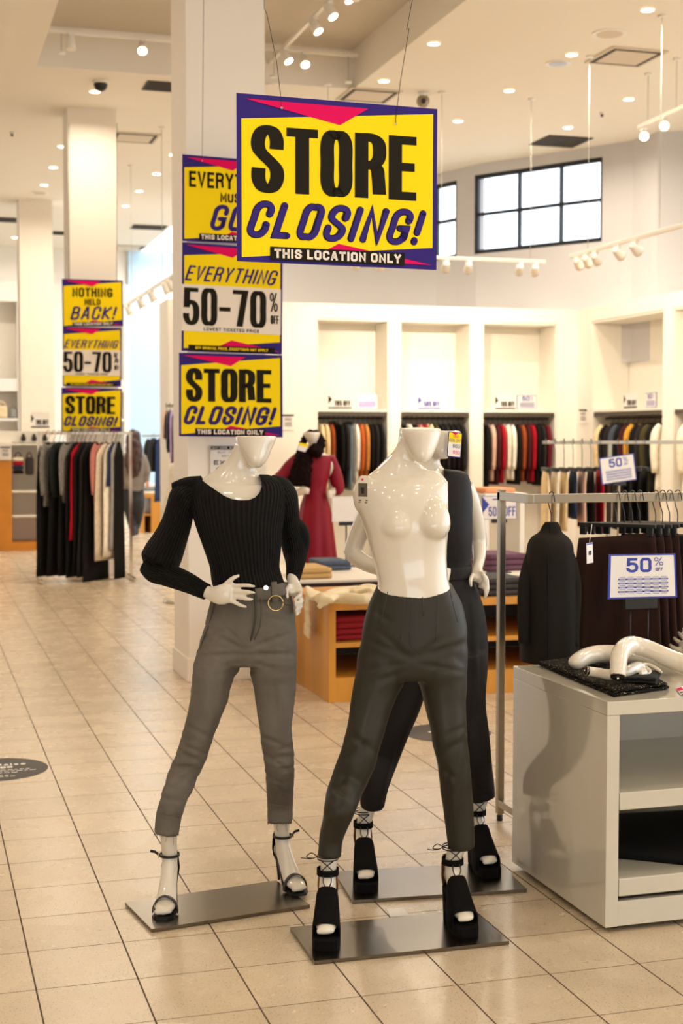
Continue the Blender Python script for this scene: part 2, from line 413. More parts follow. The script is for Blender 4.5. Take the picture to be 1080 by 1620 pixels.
# ------------------------------------------------------------------ the room
TX, TY, OX, OY = .3022, .3240, .322, 3.575
def floor_mat():
    m = bpy.data.materials.new('floor tile'); m.use_nodes = True; nt = m.node_tree; b = nt.nodes['Principled BSDF']; N = nt.nodes.new; K = nt.links.new
    tc = N('ShaderNodeTexCoord'); mp = N('ShaderNodeMapping'); K(tc.outputs['Object'], mp.inputs[0])
    mp.inputs['Location'].default_value = (-OX / TX, -OY / TY, 0); mp.inputs['Scale'].default_value = (1 / TX, 1 / TY, 1)
    sp = N('ShaderNodeSeparateXYZ'); K(mp.outputs[0], sp.inputs[0])
    def math_(op, a, v=None, b_=None):
        n = N('ShaderNodeMath'); n.operation = op; K(a, n.inputs[0])
        if v is not None: n.inputs[1].default_value = v
        if b_ is not None: K(b_, n.inputs[1])
        return n.outputs[0]
    masks = []
    for ax, t, wd in ((0, TX, .0052), (1, TY, .0036)):
        fr = math_('FRACT', sp.outputs[ax]); d = math_('ABSOLUTE', math_('SUBTRACT', fr, .5)); masks.append(math_('GREATER_THAN', d, .5 - wd / 2 / t))
    line = math_('MAXIMUM', masks[0], None, masks[1])
    fl = N('ShaderNodeVectorMath'); fl.operation = 'FLOOR'; K(mp.outputs[0], fl.inputs[0])
    wn = N('ShaderNodeTexWhiteNoise'); K(fl.outputs[0], wn.inputs['Vector'])
    n1 = N('ShaderNodeTexNoise'); n1.inputs['Scale'].default_value = 170; n1.inputs['Detail'].default_value = 2; K(tc.outputs['Object'], n1.inputs['Vector'])
    r1 = N('ShaderNodeMapRange'); r1.inputs[1].default_value = .30; r1.inputs[2].default_value = .40; r1.inputs[3].default_value = .5; r1.inputs[4].default_value = 1; K(n1.outputs[0], r1.inputs[0])
    n2 = N('ShaderNodeTexNoise'); n2.inputs['Scale'].default_value = 5; n2.inputs['Detail'].default_value = 5; K(tc.outputs['Object'], n2.inputs['Vector'])
    r2 = N('ShaderNodeMapRange'); r2.inputs[1].default_value = .3; r2.inputs[2].default_value = .7; r2.inputs[3].default_value = .93; r2.inputs[4].default_value = 1.04; K(n2.outputs[0], r2.inputs[0])
    r3 = N('ShaderNodeMapRange'); r3.inputs[3].default_value = .95; r3.inputs[4].default_value = 1.03; K(wn.outputs['Value'], r3.inputs[0])
    mul = math_('MULTIPLY', math_('MULTIPLY', r1.outputs[0], None, r2.outputs[0]), None, r3.outputs[0])
    mx = N('ShaderNodeMix'); mx.data_type = 'RGBA'; mx.blend_type = 'MULTIPLY'; mx.inputs[0].default_value = 1; mx.inputs[6].default_value = lin((208, 187, 158)); K(mul, mx.inputs[7])
    m2 = N('ShaderNodeMix'); m2.data_type = 'RGBA'; K(line, m2.inputs[0]); K(mx.outputs[2], m2.inputs[6]); m2.inputs[7].default_value = lin((72, 50, 32))
    K(m2.outputs[2], b.inputs['Base Color'])
    rr = N('ShaderNodeMapRange'); rr.inputs[3].default_value = .20; rr.inputs[4].default_value = .34; K(n2.outputs[0], rr.inputs[0])
    ro = math_('MAXIMUM', rr.outputs[0], None, math_('MULTIPLY', line, .7)); K(ro, b.inputs['Roughness'])
    bp = N('ShaderNodeBump'); bp.inputs['Strength'].default_value = .5; bp.inputs['Distance'].default_value = .002; bp.invert = True; K(line, bp.inputs['Height']); K(bp.outputs[0], b.inputs['Normal'])
    return m
mb = MB(); mb.box2((-9, -6, -.1), (17, 32, 0)); struct(mb.build('floor', floor_mat()))
# ceiling with a recessed coffer
CXL, CXR, CYF, CYN = 1.27, 4.68, 15.15, 4.0
T = .12; mb = MB(); HC = .42; W = .1
mb.box2((CXL - W, CYN - W, CEIL + HC), (CXR + W, CYF + W, CEIL + HC + .1), 'recess shade tone')  # recess top coloured greyer to stand for its unlit shade
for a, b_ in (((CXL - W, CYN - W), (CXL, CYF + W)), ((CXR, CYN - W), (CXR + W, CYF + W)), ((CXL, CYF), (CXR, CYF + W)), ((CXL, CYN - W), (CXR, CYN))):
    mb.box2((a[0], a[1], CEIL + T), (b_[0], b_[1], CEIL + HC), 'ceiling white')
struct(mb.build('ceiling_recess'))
mb = MB(); mb.box2((.55, 4, CEIL - .10), (.88, 15.6, CEIL)); struct(mb.build('ceiling_beam', 'ceiling white'))
# pillars down the aisle
def pillar(x0, x1, y0, d, base=True, name='pillar'):
    mb = MB(); mb.box2((x0, y0, 0), (x1, y0 + d, CEIL))
    if base: mb.box2((x0 - .015, y0 - .015, 0), (x1 + .015, y0 + d + .015, .16), bev=.005)
    struct(mb.build(name, 'pillar white'))
pillar(1.735, 2.265, 9.32, .55)
PX2 = onY(108, 300, 16.9).x
pillar(PX2, PX2 + .56, 16.9, .56)
PX3 = onY(30, 350, 23.6).x
pillar(PX3, PX3 + .53, 23.6, .53)
# back wall with three display bays, right wall with its bays
YB, XR = 17.3, 8.457; ZT, ZB, ZS = 3.31, 3.13, 1.98
bays = [(4.858, 5.83), (5.965, 6.955), (7.105, 8.17)]
WL = 2.985
mb = MB(); TH = .55
xs = [WL] + [v for b_ in bays for v in b_] + [XR]
for i in range(0, len(xs) - 1, 2): mb.box2((xs[i], YB, 0), (xs[i + 1], YB + TH, ZB))
mb.box2((WL, YB, ZB), (XR, YB + TH, ZT))
mb.box2((WL, YB + TH, 0), (XR + .6, YB + TH + .1, ZT))
struct(mb.build('wall_back', 'wall white'))
rb = [(15.02, 16.86), (12.9, 14.8)]
mb = MB(); ys = [YB + .6, 16.86, 15.02, 14.80, 12.9, 9.0]
for i in range(0, 6, 2): mb.box2((XR, ys[i + 1], 0), (XR + TH, ys[i], ZB))
mb.box2((XR, 9.0, ZB), (XR + TH, YB + .6, ZT)); mb.box2((XR + TH, 9.0, 0), (XR + TH + .1, YB + .6, ZT))
struct(mb.build('wall_right', 'wall white'))
# curved clerestory wall behind and above, with three windows
CW = [(330, 22.6), (430, 22.2), (560, 21.6), (690, 20.75), (722, 20.4), (753, 20.0), (820, 19.55), (886, 19.1), (952, 18.7), (1000, 18.4)]
cw = [P(x, 330, D) for x, D in CW]; cw = [Vector((p.x, p.y, 0)) for p in cw]
cw += [Vector((cw[-1].x + .05, cw[-1].y - .55, 0)), Vector((cw[-1].x + 1.0, cw[-1].y - 1.1, 0)), Vector((cw[-1].x + 1.35, cw[-1].y - 2.2, 0)), Vector((cw[-1].x + 1.6, cw[-1].y - 4.2, 0)), Vector((cw[-1].x + 1.6, cw[-1].y - 8, 0))]
mb = MB(); T = .12; q0 = cw[0]
for a, b_ in (((-9, -6), (CXL, 32)), ((CXL, CYF), (q0.x, 32)), ((CXL, -6), (CXR, CYN))):
    mb.box2((a[0], a[1], CEIL), (b_[0], b_[1], CEIL + T))
mb.prism([Vector((x, y, CEIL)) for x, y in [(CXR, -6), (cw[-1].x + .1, -6), (cw[-1].x + .1, cw[-1].y)] + [(p.x, p.y + .05) for p in reversed(cw)] + [(q0.x, CYF), (CXR, CYF)]], (0, 0, T))
struct(mb.build('ceiling', 'ceiling white'))
WZ0, WZ1 = 4.20, 5.30
wins = {2: 'a', 5: 'b', 12: 'c'}
spans = {'a': [(2, 4)], 'b': [(5, 8)]}
mb = MB()
def wall_seg(a, b_, z0, z1):
    n = (b_ - a).cross(Z).normalized() * -.14
    mb.prism([a + Z * z0, b_ + Z * z0, b_ + Z * z1, a + Z * z1], n)
open_ = {2, 3, 5, 6, 7, 12}
for i in range(len(cw) - 1):
    if i in open_: wall_seg(cw[i], cw[i + 1], 2.6, WZ0); wall_seg(cw[i], cw[i + 1], WZ1, CEIL + .05)
    else: wall_seg(cw[i], cw[i + 1], 2.6, CEIL + .05)
struct(mb.build('wall_clerestory', 'bulkhead grey'))
glass = bpy.data.materials.new('window glass'); glass.use_nodes = True; nt = glass.node_tree
for n in list(nt.nodes): nt.nodes.remove(n)
o_ = nt.nodes.new('ShaderNodeOutputMaterial'); mxs = nt.nodes.new('ShaderNodeMixShader'); tr = nt.nodes.new('ShaderNodeBsdfTransparent'); gl = nt.nodes.new('ShaderNodeBsdfGlossy')
gl.inputs['Roughness'].default_value = .02; mxs.inputs[0].default_value = .06; tr.inputs[0].default_value = (.96, .98, 1, 1)
nt.links.new(tr.outputs[0], mxs.inputs[1]); nt.links.new(gl.outputs[0], mxs.inputs[2]); nt.links.new(mxs.outputs[0], o_.inputs[0]); MATS['window glass'] = glass
def window(n, idx, cols):
    e = thing('window_%d' % n, None, None); struct(e)
    f = MB(); g = MB(); fw = .055
    a, b_ = cw[idx[0]], cw[idx[-1] + 1]
    pts = [cw[i] for i in idx] + [b_]
    for p, q in zip(pts[:-1], pts[1:]):
        d = (q - p).normalized(); nn = d.cross(Z).normalized() * -.06
        for z0, z1 in ((WZ0, WZ0 + fw), (WZ1 - fw, WZ1), ((WZ0 + WZ1) / 2 - .02, (WZ0 + WZ1) / 2 + .02)):
            f.prism([p + Z * z0, q + Z * z0, q + Z * z1, p + Z * z1], nn)
        g.prism([p + Z * WZ0 + nn * .4, q + Z * WZ0 + nn * .4, q + Z * WZ1 + nn * .4, p + Z * WZ1 + nn * .4], nn * .1)
    for k, p in enumerate(pts):
        d = ((pts[min(k + 1, len(pts) - 1)] - pts[max(k - 1, 0)])).normalized(); nn = d.cross(Z).normalized() * -.06
        w = fw if k in (0, len(pts) - 1) else .035
        f.prism([p - d * w / 2 + Z * WZ0, p + d * w / 2 + Z * WZ0, p + d * w / 2 + Z * WZ1, p - d * w / 2 + Z * WZ1], nn)
    f.build('window_frame', 'frame black', e); g.build('pane', 'window glass', e)
window(1, [2, 3], 2); window(2, [5, 6, 7], 3); window(3, [12], 1)
# far walls beyond the aisle
YF = 29.5
mb = MB(); xw = [onY(x, 580, YF).x for x in (-60, -40, 28, 50, 72, 118, 128, 172, 196, 204)]
mb.box2((xw[0] - 6, YF, 0), (xw[0] + .05, YF + .5, 4.6)); 
for i in range(0, 9, 2): mb.box2((xw[i], YF, 0), (xw[i + 1], YF + .5, 4.6))
mb.box2((xw[0] - 6, YF - .01, 4.35), (xw[9], YF + .51, 4.75)); mb.box2((xw[0] - 6, YF + .5, 0), (xw[9], YF + .6, CEIL)); mb.box2((xw[0] - 6, YF + .1, 4.7), (xw[9], YF + .495, CEIL))
mb.box2((xw[0], YF + .02, 2.55), (xw[9], YF + .45, 2.80)); mb.box2((xw[0], YF + .02, 1.95), (xw[9], YF + .45, 2.0)); mb.box2((xw[0], YF + .02, .0), (xw[9], YF + .45, 1.2))
struct(mb.build('wall_far', 'wall white'))
mb = MB(); mb.box2((xw[9], YF, 0), (9.5, YF + .2, CEIL)); struct(mb.build('wall_far_daylight_tint', 'daylight tinted wall'))  # pale blue paint carries the daylight falling on this wall
# unseen left and front walls added to limit daylight fill, with a front opening
mb = MB(); mb.box2((-9.2, -6, 0), (-9, 30, CEIL)); struct(mb.build('wall_left_blocker', 'wall white'))
mb = MB(); mb.box2((-9, -6.2, 0), (-4.5, -6, CEIL)); mb.box2((3.5, -6.2, 0), (17, -6, CEIL)); mb.box2((-4.5, -6.2, 3.2), (3.5, -6, CEIL)); struct(mb.build('wall_front_blocker', 'wall white'))
# ------------------------------------------------------------------ signs
def quad_map(c):
    TL, TR, BR, BL = [Vector(p) for p in c]
    def f(u, v): return (TL * (1 - u) + TR * u) * (1 - v) + (BL * (1 - u) + BR * u) * v
    n = (TR - TL).cross(BL - TL).normalized()
    if n.dot(C0 - TL) < 0: n = -n
    return f, n
BORDER = [('p', 'sign yellow', [(.022, .15), (.978, .035), (.978, .865), (.022, .975)], 1),
          ('p', 'sign pink', [(.04, .03), (.645, .033), (.503, .147)], 2), ('p', 'sign pink', [(.975, .972), (.355, .966), (.497, .868)], 2)]
def bar(txt, u0=.158, u1=.833): return [('p', 'sign black', [(u0, .905), (u1, .905), (u1, .985), (u0, .985)], 3), ('t', 'sign white', txt, u0 + .02, u1 - .02, .916, .972, .011, .014, dict(gap=.3), 4)]
STORE = BORDER + bar('THIS LOCATION ONLY') + [('t', 'sign black', 'STORE', .068, .892, .185, .58, .068, .052, dict(gap=.14), 2),
    ('t', 'sign black', 'CLOSING!', .038, .960, .634, .856, .036, .042, dict(gap=.34, shear=.34, rnd=True), 2),
    ('t', 'sign blue', 'CLOSING!', .0415, .9565, .638, .852, .028, .033, dict(gap=.36, shear=.34, rnd=True), 3)]
MUSTGO = BORDER + bar('THIS LOCATION ONLY', .17, .85) + [('t', 'sign black', 'EVERYTHING', .07, .93, .185, .37, .023, .032, dict(gap=.28), 2),
    ('t', 'sign black', 'MUST', .38, .64, .415, .525, .017, .02, dict(gap=.3), 2), ('t', 'sign blue', 'GO!', .27, .76, .56, .86, .045, .05, dict(gap=.35, shear=.3, rnd=True), 2)]
HELD = BORDER + bar('THIS LOCATION ONLY', .17, .85) + [('t', 'sign black', 'NOTHING', .17, .83, .18, .37, .029, .034, dict(gap=.3), 2),
    ('t', 'sign black', 'HELD', .37, .63, .415, .54, .02, .024, dict(gap=.3), 2), ('t', 'sign blue', 'BACK!', .13, .92, .575, .85, .035, .04, dict(gap=.35, shear=.3, rnd=True), 2)]
SALE = [('p', 'sign yellow', [(.022, .12), (.978, .035), (.978, .885), (.022, .975)], 1), ('p', 'sign pink', [(.04, .02), (.645, .025), (.503, .115)], 2),
    ('p', 'sign pink', [(.975, .975), (.355, .955), (.497, .885)], 2), ('p', 'sign white', [(.0, .385), (.985, .385), (.985, .815), (.0, .815)], 2),
    ('t', 'sign blue', 'EVERYTHING', .03, .97, .21, .35, .02, .017, dict(gap=.38, shear=.35, rnd=True), 3),
    ('t', 'sign black', '50-70', .015, .84, .415, .755, .062, .038, dict(gap=.2), 3), ('t', 'sign black', '%', .875, .955, .42, .60, .014, .012, dict(), 3),
    ('t', 'sign black', 'OFF', .885, .965, .635, .715, .012, .010, dict(gap=.25), 3), ('t', 'sign black', 'LOWEST TICKETED PRICE', .22, .77, .775, .805, .006, .006, dict(gap=.5), 3),
    ('p', 'sign black', [(.07, .942), (.93, .942), (.93, .993), (.07, .993)], 3), ('t', 'sign yellow', 'OFF ORIGINAL PRICE. EXCEPTIONS MAY APPLY', .14, .86, .955, .98, .006, .005, dict(gap=.4), 4)]
def graphic(mb, corners, ops, back='sign blue', thick=.004, dz=.0012):
    f, n = quad_map(corners)
    mb.prism([f(0, 0), f(1, 0), f(1, 1), f(0, 1)], -n * thick, back)
    w = (f(1, .5) - f(0, .5)).length; h = (f(.5, 1) - f(.5, 0)).length
    for op in ops:
        if op[0] == 'p': mb.poly([f(u, v) + n * dz * op[3] for u, v in op[2]], op[1])
        else:
            _, mt, txt, u0, u1, v0, v1, pw, ph, kw, lay = op
            for q in letters(txt, u0, u1, v0, v1, pw, ph, ratio=h / w, **kw): mb.poly([f(u, v) + n * dz * lay for u, v in q], mt)
    return f, n
def hang_sign(label, px, ops, group, wires=None, dz=.0012, D=None):
    corners = [P(x, y, d) for x, y, d in px]
    mb = MB(); f, n = graphic(mb, corners, ops, dz=dz)
    e = thing('hanging_sign', label, 'sign', f(.5, 1), group)
    mb.build('sign_panel', None, e, fixn=False)
    for u, v, top, r in wires or []:
        a = f(u, v) + n * .003; m2 = MB(); pts = [a, a + Z * .02 - n * .002] + [Vector(p) for p in top]
        m2.tube(pts, r, 'wire', 6); w = m2.build('wire', None, e)
        m3 = MB(); m3.disc(a + n * .002, n, .004, 'card white', 10); m3.tube([a, a + n * .002], .004, 'card white', 8); m3.build('grommet', None, e)
    return e, f
D1, D2 = 4.70, 4.92
def up_to(x, y, D, x2, y2, D2_): return P(x, y, D), P(x2, y2, D2_)
hang_sign('large yellow STORE CLOSING! sign hanging in front on two wires, nearest the camera',
    [(374, 147, D1), (691.5, 172.5, D2), (690, 427, D2), (375, 413, D1)], STORE, None,
    [(.215, .07, [P(437, 95, 4.77), P(422, 22, 4.77), P(418, 14, 4.77), P(414, -200, 4.77)], .0011), (.785, .115, [P(633, 130, 4.87), P(647, 45, 4.87), P(643, 47, 4.87), P(656, -20, 4.87), P(668, -200, 4.87)], .0011)])
dp = 9.2; GS = 'signs hung on the front white pillar'
mk = lambda D, q: [(x, y, D) for x, y in q]
hang_sign('yellow EVERYTHING MUST GO sign, top of the column on the near white pillar', mk(dp, [(288, 244), (447, 257), (447, 388), (288, 381)]), MUSTGO, GS, [(.2, .06, [P(322, 0, dp), P(322, -150, dp)], .0015)], dz=.002)
hang_sign('yellow and white EVERYTHING 50-70% OFF sign, middle of the column on the near white pillar', mk(dp, [(288, 383), (447, 394), (446, 561), (287, 555)]), SALE, GS, dz=.002)
hang_sign('yellow STORE CLOSING! sign, lowest of the column on the near white pillar', mk(dp, [(283, 558), (446.5, 562), (447, 692), (283, 690)]), STORE, GS, dz=.002)
dp = 16.35; GS = 'signs hung on the farther white pillar'
hang_sign('small yellow NOTHING HELD BACK! sign, top of the column on the farther pillar', mk(dp, [(98, 441), (194, 444), (195, 516), (99, 517.5)]), HELD, GS, [(.12, .05, [P(109, 250, dp), P(109, 195, dp)], .003), (.9, .05, [P(185, 250, dp), P(185, 195, dp)], .003)], dz=.004)
hang_sign('small EVERYTHING 50-70% OFF sign, middle of the column on the farther pillar', mk(dp, [(99, 517.5), (192, 519), (191.5, 612), (99, 611)]), SALE, GS, dz=.004)
hang_sign('small yellow STORE CLOSING! sign, lowest of the column on the farther pillar', mk(dp, [(97, 613), (193, 615), (192, 685), (97, 684)]), STORE, GS, dz=.004)
# cards
def rows(u0, u1, v0, v1, n, m1='print blue'):
    out = []; h = (v1 - v0) / n
    for i in range(n):
        if i % 2: out.append(('p', m1, [(u0, v0 + i * h), (u1, v0 + i * h), (u1, v0 + (i + .75) * h), (u0, v0 + (i + .75) * h)], 2))
        for k in range(6):
            a = u0 + (u1 - u0) * (k + .15) / 6; b = a + (u1 - u0) / 6 * .7
            out.append(('p', 'card white' if i % 2 else m1, [(a, v0 + (i + .25) * h), (b, v0 + (i + .25) * h), (b, v0 + (i + .45) * h), (a, v0 + (i + .45) * h)], 3))
    return out
FIFTY = [('p', 'card white', [(.03, .035), (.97, .035), (.97, .965), (.03, .965)], 1), ('t', 'print blue', '50', .26, .63, .09, .41, .046, .06, dict(gap=.25), 2),
    ('t', 'print blue', '%', .67, .81, .08, .27, .013, .017, dict(), 2), ('t', 'print blue', 'OFF', .69, .80, .31, .385, .011, .014, dict(gap=.4), 2)] + rows(.14, .87, .50, .92, 9)
PCT = lambda a, m='sign black': [('p', 'card white', [(.02, .02), (.98, .02), (.98, .98), (.02, .98)], 1), ('p', m, [(.0, .12), (.16, .4), (.0, .68)], 2), ('p', m, [(.0, .9), (1, .9), (1, 1), (0, 1)], 2),
    ('t', m, a, .25, .95, .48, .82, .05, .06, dict(gap=.3), 2)]
# ------------------------------------------------------------------ mannequins
rib = rib_mat('ribbed black knit', (22, 20, 18), 62); rib2 = rib_mat('ribbed black sleeve', (22, 20, 18), 34)
MATS['rib'] = rib; MATS['rib2'] = rib2
mat('grey denim', (108, 101, 91), .85, bump=.12, bscale=420, var=.22, vscale=9, stretch=(1, 1, .45), spec=.25)
mat('denim seam', (70, 65, 58), .9); mat('black satin trouser', (47, 43, 33), .52, bump=.05, bscale=30, spec=.3)
mat('black crepe', (24, 20, 18), .75, bump=.06, bscale=60, spec=.3); mat('black satin top', (24, 21, 19), .55, spec=.18)
PT = .013                                            # base plate thickness
def plate(label, a, b_, dep_, lean=0.0):
    """steel base plate from its near-left and near-right corners on the floor"""
    A, B = G(*a), G(*b_); u = (B - A).normalized(); n = Vector((-u.y, u.x, 0)); q = [A, B, B + n * dep_, A + n * dep_]
    return [p + Z * .002 for p in q]
def leg_end(toe, ang, hp, k=1.0):
    f = (-FH * math.cos(ang) + RIGHT * math.sin(ang)).normalized(); s = Vector((-f.y, f.x, 0))
    return f, s
def foot_rings(toe, f, s, hp, k=1.0):
    spec = [(.004, .020, .012, .008), (.018, .023, .026, .014), (.042, .025, .035, .017), (.075, .033, .038, .022), (.105, .056, .034, .028),
            (.13, .082, .0305, .034), (.152, .108, .029, .038), (.17, .135, .029, .034)]
    out = []
    for d, z, hw, hh in spec:
        c = toe - f * d * k + Z * (z + hp); t = .55 if d > .1 else .2
        up = (Z * math.cos(t) + f * math.sin(t)); out.append([c + s * hw * math.cos(a) + up * hh * math.sin(a) for a in [2 * math.pi * j / 16 for j in range(16)]])
    return out
def leg_body(mb, hem, toe, f, s, hp, wa=.031):
    """bare shin from inside the hem down to the foot, with heel"""
    mb.loft(foot_rings(toe, f, s, hp))
    ank = toe - f * .172 + Z * (.155 + hp)
    mb.tube([toe - f * .150 + Z * (.10 + hp), ank, ank * .6 + hem * .4, hem], [(.028, .032), (.0275, .030), (.029, .031), (.036, .036)], n=16, sub=4, ref=f)
    mb.ball(toe - f * .188 + Z * (.115 + hp), .028, n=14, sc=(1, 1, 1.15))
    # toes: a shallow row of bumps
    for i, o in enumerate((-.022, -.010, .001, .011, .020)):
        sg = 1
        mb.ball(toe - f * (.010 + abs(o + .008) * .35) + s * o + Z * (.020 + hp), .0095 if i else .012, n=10, sc=(1, 1, .9))
    return ank
def arc_strip(mb, c, f, s, up, ra, rb, a0, a1, w, th, m, n=18, axis=None):
    """curved strap: part of an ellipse in the plane of s and up, w wide along axis, th thick"""
    axis = axis or f; rings = []
    for i in range(n + 1):
        a = a0 + (a1 - a0) * i / n; e = s * math.cos(a) + up * math.sin(a)
        p = c + s * (ra * math.cos(a)) + up * (rb * math.sin(a))
        rings.append([p - axis * w / 2, p + axis * w / 2, p + axis * w / 2 + e * th, p - axis * w / 2 + e * th])
    mb.loft(rings, m, smooth=False)
def sole_outline(toe, f, s, k=1.0, w=1.0):
    spec = [(-.006, .018), (.006, .031), (.035, .041), (.075, .043), (.11, .038), (.15, .031), (.19, .029), (.212, .018)]
    L = [toe - f * d * k + s * h * w for d, h in spec]; R_ = [toe - f * d * k - s * h * w for d, h in reversed(spec)]
    return L + R_
def stiletto(root, toe, f, s, sgn):
    e = thing('shoe', None, None, toe); e.parent = root; e.location = toe - world_loc(root)
    mb = MB(); prof = [(-.006, .0), (.02, .0), (.06, .003), (.09, .022), (.12, .052), (.15, .078), (.19, .094), (.215, .098)]
    wid = [.016, .034, .040, .038, .033, .029, .027, .018]
    rings = []
    for (d, z), w in zip(prof, wid):
        c = toe - f * d + Z * z; rings.append([c - s * w, c + s * w, c + s * w + Z * .009, c - s * w + Z * .009])
    mb.loft(rings, 'shoe black', smooth=False); mb.build('sole', None, e)
    mb = MB(); mb.tube([toe - f * .205 + Z * .098, toe - f * .208 + Z * .06, toe - f * .203 + Z * .0], [.017, .0085, .0048], 'shoe black', 12, sub=3); mb.build('heel', None, e)
    mb = MB(); arc_strip(mb, toe - f * .058 + Z * .010, f, s, Z, .0415, .050, -.1, math.pi + .1, .017, .003, 'shoe black'); mb.build('toe_strap', None, e)
    mb = MB(); rings = []                                   # heel counter: curved shell around the back of the heel
    for z, r, wide in ((.098, .030, 1.5), (.125, .034, 1.35), (.155, .033, 1.0), (.182, .032, .6)):
        c = toe - f * .182 + Z * z
        rings.append([c + (-f * math.cos(a) + s * math.sin(a)) * r for a in [wide * (i / 7 - 1) for i in range(15)]] +
                     [c + (-f * math.cos(a) + s * math.sin(a)) * (r - .003) for a in [wide * (1 - i / 7) for i in range(15)]])
    mb.loft(rings, 'shoe black'); mb.build('heel_counter', None, e)
    ank = toe - f * .172 + Z * .172
    mb = MB(); arc_strip(mb, ank, f, s, f, .0325, .035, 0, 2 * math.pi, .009, .003, 'shoe black', 24, axis=Z)
    q = ank + s * sgn * .034 + Z * .0; mb.tube([q + f * .01, q + s * sgn * .018 + Z * .008 - f * .004, q + s * sgn * .034 + Z * .012], [(.005, .0016)] * 3, 'shoe black', 8, ref=f); st = mb.build('ankle_strap', None, e)
    mb = MB(); c = ank + s * sgn * .036 + f * .012
    for a, b_ in (((-.007, -.006), (.007, -.006)), ((.007, -.006), (.007, .006)), ((.007, .006), (-.007, .006)), ((-.007, .006), (-.007, -.006))):
        mb.tube([c + f * a[0] + Z * a[1], c + f * b_[0] + Z * b_[1]], .0014, 'gold metal', 6)
    mb.build('buckle', None, e)
def platform(root, toe, f, s, ank, sgn, hp):
    e = thing('shoe', None, None, toe); e.parent = root; e.location = toe - world_loc(root)
    mb = MB()
    prof = [(-.010, .0, .024), (.0, .0, .036), (.03, .0, .044), (.07, .0, .045), (.10, .004, .042), (.13, .030, .036), (.17, .066, .033), (.21, .085, .022)]
    rings = []
    for d, z, w in prof:
        c = toe - f * d + Z * z; t = hp - .002 + (0 if d < .1 else 0)
        rings.append([c - s * w, c + s * w, c + s * w + Z * t, c - s * w + Z * t])
    mb.loft(rings, 'suede black', smooth=False); mb.build('platform_sole', None, e)
    mb = MB()
    q = [toe - f * d + s * w for d, w in ((.155, -.026), (.155, .026), (.19, .027), (.212, .014), (.212, -.014), (.19, -.027))]
    q2 = [toe - f * d + s * w + Z * .11 for d, w in ((.14, -.032), (.14, .032), (.19, .031), (.222, .016), (.222, -.016), (.19, -.031))]
    mb.loft([q, q2], 'suede black', smooth=False); mb.build('block_heel', None, e)
    mb = MB(); rings = []                                   # vamp with an open toe
    for d, z, ra, rb in ((.030, hp + .0, .0445, .044), (.055, hp + .0, .0455, .058), (.085, hp + .006, .043, .082), (.110, hp + .016, .040, .100), (.122, hp + .03, .0385, .102)):
        c = toe - f * d + Z * z; out = []; inn = []
        for i in range(17):
            a = -.12 + (math.pi + .24) * i / 16
            cs, sn = math.cos(a), math.sin(a)
            out.append(c + s * ra * math.copysign(abs(cs) ** .5, cs) + Z * rb * math.copysign(abs(sn) ** .5, sn))
            inn.append(c + s * (ra - .004) * math.copysign(abs(cs) ** .5, cs) + Z * (rb - .004) * math.copysign(abs(sn) ** .5, sn))
        rings.append(out + inn[::-1])
    mb.loft(rings, 'suede black'); mb.build('vamp', None, e)
    mb = MB(); rings = []
    for z, r, wide in ((.09, .031, 1.5), (.125, .036, 1.45), (.16, .036, 1.1), (.19, .034, .75)):
        c = toe - f * .184 + Z * (z + hp - .01)
        rings.append([c + (-f * math.cos(a) + s * math.sin(a)) * r for a in [wide * (i / 7 - 1) for i in range(15)]] +
                     [c + (-f * math.cos(a) + s * math.sin(a)) * (r - .003) for a in [wide * (1 - i / 7) for i in range(15)]])
    mb.loft(rings, 'tan lining'); mb.build('heel_counter', None, e)['label'] = 'tan heel counter'
    mb = MB(); ax = (ank - (toe - f * .155 + Z * (.11 + hp))).normalized()
    c = ank + Z * .012; arc_strip(mb, c, f, s, f, .0335, .036, 0, 2 * math.pi, .021, .003, 'suede black', 24, axis=Z); mb.build('ankle_cuff', None, e)
    mb = MB(); c0 = ank + f * .040 + Z * .01; lo = toe - f * .122 + Z * (hp + .125)
    for sx in (-1, 1):
        mb.tube([c0 + s * sx * .012, c0 * .5 + lo * .5 + s * sx * .013 + f * .004, lo + s * sx * .004], .0018, 'shoe black', 6, sub=4)
    for dz, r in ((.055, .0325), (.063, .0325)):
        arc_strip(mb, ank + Z * dz, f, s, f, r, r + .002, 0, 2 * math.pi, .0035, .003, 'shoe black', 24, axis=Z)
    for sx in (-1, 1): mb.tube([ank + f * .034 + s * sx * -.018 + Z * .022, ank + f * .037 + Z * .04, ank + f * .034 + s * sx * .02 + Z * .055], .0018, 'shoe black', 6, sub=3)
    b0 = ank + s * sgn * .034 + Z * .06
    mb.tube([b0, b0 + s * sgn * .02 + Z * .012, b0 + s * sgn * .036 - Z * .002, b0 + s * sgn * .012 - Z * .006], .0018, 'shoe black', 6, sub=4)
    mb.tube([b0, b0 + s * sgn * .025 - Z * .008, b0 + s * sgn * .055 - Z * .004], .0018, 'shoe black', 6, sub=3)
    mb.build('laces', None, e)
def finger(mb, pts, r=.0075, n=8): mb.tube(pts, [r, r * 1.02, r * .95, r * .72][:len(pts)] if len(pts) == 4 else [r] * (len(pts) - 1) + [r * .75], n=n, sub=3)
def fpx(mb, pts, r=.0075):                               # finger through (x, y, depth)
    Q = [P(*p) for p in pts]; mb.tube(Q, [r * 1.05] + [r] * (len(Q) - 2) + [r * .72], n=8, sub=3); mb.ball(Q[-1], r * .74, n=8)
def mannequin(label, px, depth_m):
    q = plate(label, *px, depth_m); c = (q[0] + q[1] + q[2] + q[3]) / 4; c.z = 0
    e = thing('mannequin', label, 'mannequin', c, 'shop mannequins at the front')
    mb = MB(); mb.prism([p + Z * 0 for p in q], Z * (PT - .002)); mb.build('base_plate', 'steel plate', e); return e
